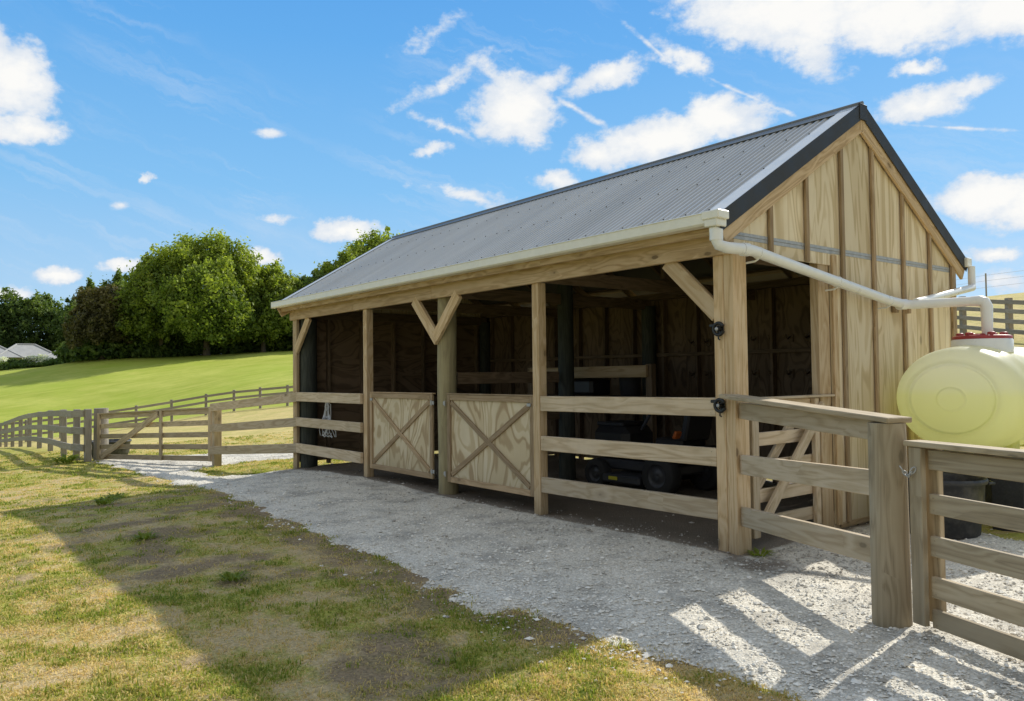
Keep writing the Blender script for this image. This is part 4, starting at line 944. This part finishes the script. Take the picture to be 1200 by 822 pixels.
hip(-139.2,-130.2,-6,10.3,4.8,7.15); hip(-137.5,-130.0,7.0,15.3,4.75,6.75); hip(-136,-129.2,12.5,18.6,4.55,5.9)
for y in (1.5, 5, 8.5, 12): w = MB().box((-131.49,y,2.9),(-131.42,y+1.6,4.2), .01).build('window', 'hwhite', hs); MB().box((-131.415,y+.1,3.0),(-131.40,y+1.5,4.1), .01).build('pane', 'glass', w)
for y in (14.6, 16.4, 18.0): MB().box((-129.8,y,1.5),(-129.65,y+.15,4.55), .01).build('verandah_post', 'hwhite', hs)
for i in range(20):
    y = -3+i*1.15; x = -124+random.uniform(-2.5,2); kind = 'shrub'
    mt, lab, nm = 'shrub', 'green garden shrub in front of the house', 'shrub'
    if i in (5, 6): mt, lab, nm = 'yflower', 'yellow flowering shrub in front of the house', 'flowering_shrub'
    elif i in (3, 8, 9, 12, 13): mt, lab, nm = 'wflower', 'white flowering shrub in front of the house', 'flowering_shrub'
    shrub(nm, lab, x, y, random.uniform(1.8,3.0), random.uniform(1.2,2.2), mt, 90+i, 1100, .13, group={'yflower': 'yellow shrubs in the house garden', 'wflower': 'white shrubs in the house garden', 'shrub': 'green shrubs in the house garden'}[mt])
for i in range(9):
    y = -4+i*2.1; x = -120+random.uniform(-1,1)
    shrub('shrub', 'low dark shrub along the foot of the house garden', x, y, random.uniform(2.2,3.2), random.uniform(.7,1.1), 'leafd' if i % 2 else 'shrub', 130+i, 900, .16, group='low shrubs below the house garden')

# weeds by the posts
def weed(x, y, s, seed, label):
    r = np.random.default_rng(seed); n = 60; a = r.random(n)*2*PI; d = r.random(n)*s*.6; ln = s*(.5+.6*r.random(n)); w = s*.09
    c, sn = np.cos(a), np.sin(a); bx, by = c*d, sn*d
    V = np.stack([np.stack([bx-sn*w*.3, by+c*w*.3, np.zeros(n)],1), np.stack([bx+c*ln*.5+sn*w, by+sn*ln*.5-c*w, ln*.45],1), np.stack([bx+c*ln, by+sn*ln, ln*(.3+.3*r.random(n))],1), np.stack([bx+c*ln*.5-sn*w, by+sn*ln*.5+c*w, ln*.45],1)],1).reshape(-1,3)
    me = npmesh('weed', V, np.arange(4*n).reshape(-1,4), 'grass', {'tone': np.repeat(np.clip(.12+.15*r.random(n),0,1),4)})
    link('weed', me, None, (x,y,h(x,y)), label=label, cat='weed')
weed(-6.9,-2.95,.16,1,'bright green weed at the far edge of the shed shadow'); weed(-7.6,-2.7,.13,2,'leafy weed beside the sunlit corner of the shadow')
weed(.10,.13,.09,3,'small green weed at the foot of the corner post'); weed(1.0,-.35,.04,4,'tiny weed in the gravel under the corner fence')
weed(-16.2,-1.9,.35,5,'tall weeds at the foot of the field gate post'); weed(-4.0,-3.2,.11,6,'dark green weed in the shaded grass')
weed(-2.0,-3.1,.10,7,'low weed in the shaded grass nearest the camera')

# ------------------------------------------------------------------ sky
wd = bpy.data.worlds.new('World'); sc.world = wd; wd.use_nodes = True; nt = wd.node_tree; nt.nodes.clear(); g = N(nt)
out = g.n('ShaderNodeOutputWorld'); bg = g.n('ShaderNodeBackground')
sky = g.n('ShaderNodeTexSky', sky_type='NISHITA'); sky.sun_disc = False; sky.sun_elevation = math.radians(SUN_EL); sky.sun_rotation = math.radians(SUN_AZ)
sky.air_density = 1.0; sky.dust_density = .6; sky.ozone_density = 1.6; sky.altitude = 200
dirv = g.n('ShaderNodeTexCoord').outputs['Generated']; dx, dy, dz = g.sep(dirv)
az = g.math('MULTIPLY', g.math('ARCTAN2', dx, dy), 180/PI); el = g.math('MULTIPLY', g.math('ARCSINE', dz), 180/PI)
Pv = g.comb(az, el, 0.0)
CL = [(-84.07, 18.17, 2.64, 2.98, 9.9, 1.5), (-85.4, 19.34, 2.66, 2.33, 11.0, 1.5), (-83.38, 15.24, 2.84, 1.19, 8.1, 1.3), (-51.32, 18.74, 4.12, 2.93, 14.2, 1.5), (-48.99, 20.54, 2.49, 1.1, 8.4, 0.9), (-44.52, 20.65, 4.06, 1.2, 14.9, 1.1), (-52.11, 20.59, 3.75, 0.88, -20.5, 0.7), (-41.07, 16.25, 6.62, 1.93, 8.4, 1.5), (-36.6, 17.43, 4.07, 1.87, 2.9, 1.4), (-45.34, 15.6, 2.77, 1.5, -2.3, 1.1), (-32.74, 23.67, 8.45, 2.75, -7.9, 1.5), (-25.29, 22.56, 7.63, 2.89, -10.7, 1.5), (-19.14, 21.06, 5.44, 2.31, -12.8, 1.5), (-31.67, 21.85, 5.0, 2.04, -32.9, 1.0), (-23.96, 16.74, 3.69, 1.32, 1.0, 1.2), (-21.31, 17.16, 1.88, 0.79, 9.9, 0.9), (-24.14, 19.0, 1.69, 0.65, -9.9, 1.0), (-20.56, 10.8, 4.34, 1.75, -3.1, 1.5), (-17.71, 9.83, 3.43, 2.0, -7.3, 1.5), (-20.2, 7.28, 2.03, 0.83, -5.2, 1.2), (-19.79, 5.68, 1.78, 0.83, -4.3, 0.9), (-63.06, 10.29, 2.87, 0.95, 1.3, 1.4), (-69.79, 8.61, 2.03, 0.75, 2.1, 1.4), (-81.72, 6.67, 2.15, 0.69, 3.0, 1.4), (-77.61, 7.26, 1.71, 0.61, 2.7, 1.2), (-84.29, 5.44, 1.59, 0.52, 2.7, 1.1), (-57.31, 15.87, 1.73, 0.63, 0.8, 0.9), (-76.46, 13.19, 0.67, 0.48, 35.1, 1.0), (-68.48, 16.64, 1.61, 0.44, 4.0, 0.7), (-77.98, 11.22, 0.91, 0.43, 4.6, 0.6), (-55.53, 20.86, 5.6, 0.88, 25.6, 0.55), (-57.37, 23.53, 3.1, 0.74, 21.4, 0.5), (-56.5, 17.49, 3.1, 0.51, -19.3, 0.6), (-54.37, 12.72, 5.58, 0.77, -12.1, 0.6), (-48.46, 13.95, 1.98, 0.94, -1.5, 0.9), (-46.84, 18.63, 3.71, 0.34, -30.2, 0.55), (-39.17, 21.36, 3.28, 1.07, -35.0, 0.75), (-40.96, 22.04, 3.62, 0.27, -39.5, 0.5), (-35.69, 19.16, 7.51, 0.22, -27.8, 0.45), (-67.92, 11.06, 2.59, 0.46, 2.4, 0.5), (-22.08, 15.02, 5.69, 0.18, -11.9, 0.45), (-110, 18, 12, 4, 0, 1.3), (-125, 30, 14, 5, 0, 1.3), (-100, 38, 16, 5, 0, 1.2), (-5, 30, 12, 5, 0, 1.3), (10, 12, 12, 3, 0, 1.3), (30, 25, 15, 5, 0, 1.3), (-60, 55, 20, 8, 0, 1.2), (-20, 60, 20, 9, 0, 1.3), (60, 20, 14, 5, 0, 1.2), (120, 25, 15, 5, 0, 1.2), (160, 15, 14, 4, 0, 1.2), (-160, 20, 15, 5, 0, 1.3), (100, 50, 22, 9, 0, 1.2), (-140, 60, 20, 9, 0, 1.2), (175, 45, 20, 8, 0, 1.2), (180, 30, 40, 14, 0, 1.5), (-170, 60, 60, 16, 0, 1.5), (130, 60, 50, 14, 0, 1.4), (140, 30, 26, 12, 0, 1.4), (-140, 28, 26, 12, 0, 1.4), (60, 62, 50, 12, 0, 1.3), (-90, 70, 70, 12, 0, 1.3), (0, 78, 200, 9, 0, 1.3)]  # the last, largest clouds are unseen, added behind and overhead as neutral fill
w1 = g.noise(Pv, .16, 4, .6, color=True); w2 = g.noise(Pv, .9, 5, .65, color=True)
Pd = g.vmath('ADD', Pv, g.vmath('MULTIPLY', g.vmath('SUBTRACT', w1, (.5,.5,.5)), (3.6,2.2,0)))
Pd = g.vmath('ADD', Pd, g.vmath('MULTIPLY', g.vmath('SUBTRACT', w2, (.5,.5,.5)), (1.3,1.0,0)))
acc = None
for (ca, ce, ra, re, tilt, st_) in CL:
    v = g.vmath('SUBTRACT', Pd if re > .45 else Pv, (ca, ce, 0))
    if tilt:
        r_ = g.n('ShaderNodeVectorRotate', rotation_type='Z_AXIS'); g.put(r_.inputs['Vector'], v); r_.inputs['Angle'].default_value = math.radians(-tilt); v = r_.outputs[0]
    v = g.vmath('MULTIPLY', v, (1/ra, 1/re, 0)); ln = g.vmath('LENGTH', v, out=1)
    q = g.math('MULTIPLY_ADD', ln, -st_, st_)
    acc = q if acc is None else g.math('MAXIMUM', acc, q)
det = g.noise(g.vmath('MULTIPLY', Pv, (1,1.5,0)), .55, 8, .62)
det2 = g.noise(g.vmath('MULTIPLY', Pv, (1,1.4,0)), .22, 5, .6)
dens = g.math('ADD', acc, g.math('MULTIPLY', g.math('SUBTRACT', det, .5), 1.45))
cov = g.mapr(dens, .02, .60, 0, 1, True)
# thin high wisps
rot = g.n('ShaderNodeVectorRotate', rotation_type='Z_AXIS'); g.put(rot.inputs['Vector'], Pd); rot.inputs['Angle'].default_value = math.radians(18)
ws = g.noise(g.vmath('MULTIPLY', rot.outputs[0], (.05,.5,0)), 1.0, 7, .65); wm = g.noise(Pv, .06, 3, .5)
wisp = g.math('MULTIPLY', g.mapr(ws, .50, .80, 0, .6), g.mapr(wm, .44, .62, 0, 1))
shade = g.mapr(g.math('ADD', g.math('MULTIPLY', dens, .55), g.math('MULTIPLY', det2, .9)), .55, 1.15, 0, 1, True)
cloudc = g.mix(shade, (.72,.80,.92), (1.0,1.0,.995))
SKYGAIN = (.95,1.0,1.1)
base = g.mix(1.0, sky.outputs[0], (SKYGAIN[0], SKYGAIN[1], SKYGAIN[2]), 'MULTIPLY')
# even haze gradient mixed over the physical sky
haze = g.ramp(g.mapr(el, -2, 48), [(0, (.62,.78,.90)), (.14, (.43,.67,.92)), (.3, (.235,.555,.92)), (.5, (.125,.43,.88)), (.62, (.095,.37,.84)), (1, (.12,.34,.70))])
STR = .12
hz10 = g.mix(1.0, haze, (1/STR,)*3, 'MULTIPLY')
base = g.mix(.88, base, hz10)
# pale layer added to unseen sky behind and above the viewer, for fill light
fill_veil = g.mapr(g.vmath('DOT_PRODUCT', dirv, (.72,-.57,.40), out=1), .0, .8, 0, .8, True)
base = g.mix(fill_veil, base, (.48/STR,.455/STR,.40/STR))
# cloud gain lowered on the unseen side opposite the sun, tuning the fill light
fill_side = g.vmath('DOT_PRODUCT', dirv, (-math.sin(math.radians(SUN_AZ))*.8, -math.cos(math.radians(SUN_AZ))*.8, .6), out=1)
cgain = g.mapr(fill_side, .15, .75, 1.0/STR, .82/STR, True)
cl10 = g.mix(1.0, cloudc, g.comb(cgain, g.math('MULTIPLY', cgain, .985), g.math('MULTIPLY', cgain, .955)), 'MULTIPLY')
c = g.mix(g.math('MAXIMUM', g.math('MULTIPLY', cov, .97), wisp), base, cl10)
g.link(c, bg.inputs[0]); bg.inputs[1].default_value = STR; g.link(bg.outputs[0], out.inputs[0])

# sun
sl = bpy.data.lights.new('sun', 'SUN'); sl.energy = 5.0; sl.angle = math.radians(.6); sl.color = (1.0,.955,.86)
so = bpy.data.objects.new('sun', sl); col.objects.link(so)
a, e = math.radians(SUN_AZ), math.radians(SUN_EL); sd_ = Vector((math.sin(a)*math.cos(e), math.cos(a)*math.cos(e), math.sin(e)))
so.rotation_euler = sd_.to_track_quat('Z', 'Y').to_euler(); so.location = (10,10,20)

# camera
cam = bpy.data.cameras.new('camera'); co = bpy.data.objects.new('camera', cam); col.objects.link(co); sc.camera = co
r_ = Vector((.61938242,.78500771,-.0113276)); u_ = Vector((.03141762,-.01036694,.99945258)); f_ = Vector((-.78446055,.61939924,.03108418))
co.matrix_world = Matrix(((r_.x,u_.x,-f_.x,3.6542),(r_.y,u_.y,-f_.y,-5.0281),(r_.z,u_.z,-f_.z,1.38),(0,0,0,1)))
cam.lens = 36*927.77/1200; cam.sensor_width = 36; cam.clip_end = 5000; cam.clip_start = .05
sc.view_settings.view_transform = 'Standard'; sc.view_settings.look = 'None'; sc.view_settings.exposure = 0; sc.view_settings.gamma = 1
sc.cycles.use_denoising = True
sc.cycles.max_bounces = 7; sc.cycles.diffuse_bounces = 4
wd.cycles.sampling_method = 'MANUAL'; wd.cycles.sample_map_resolution = 512
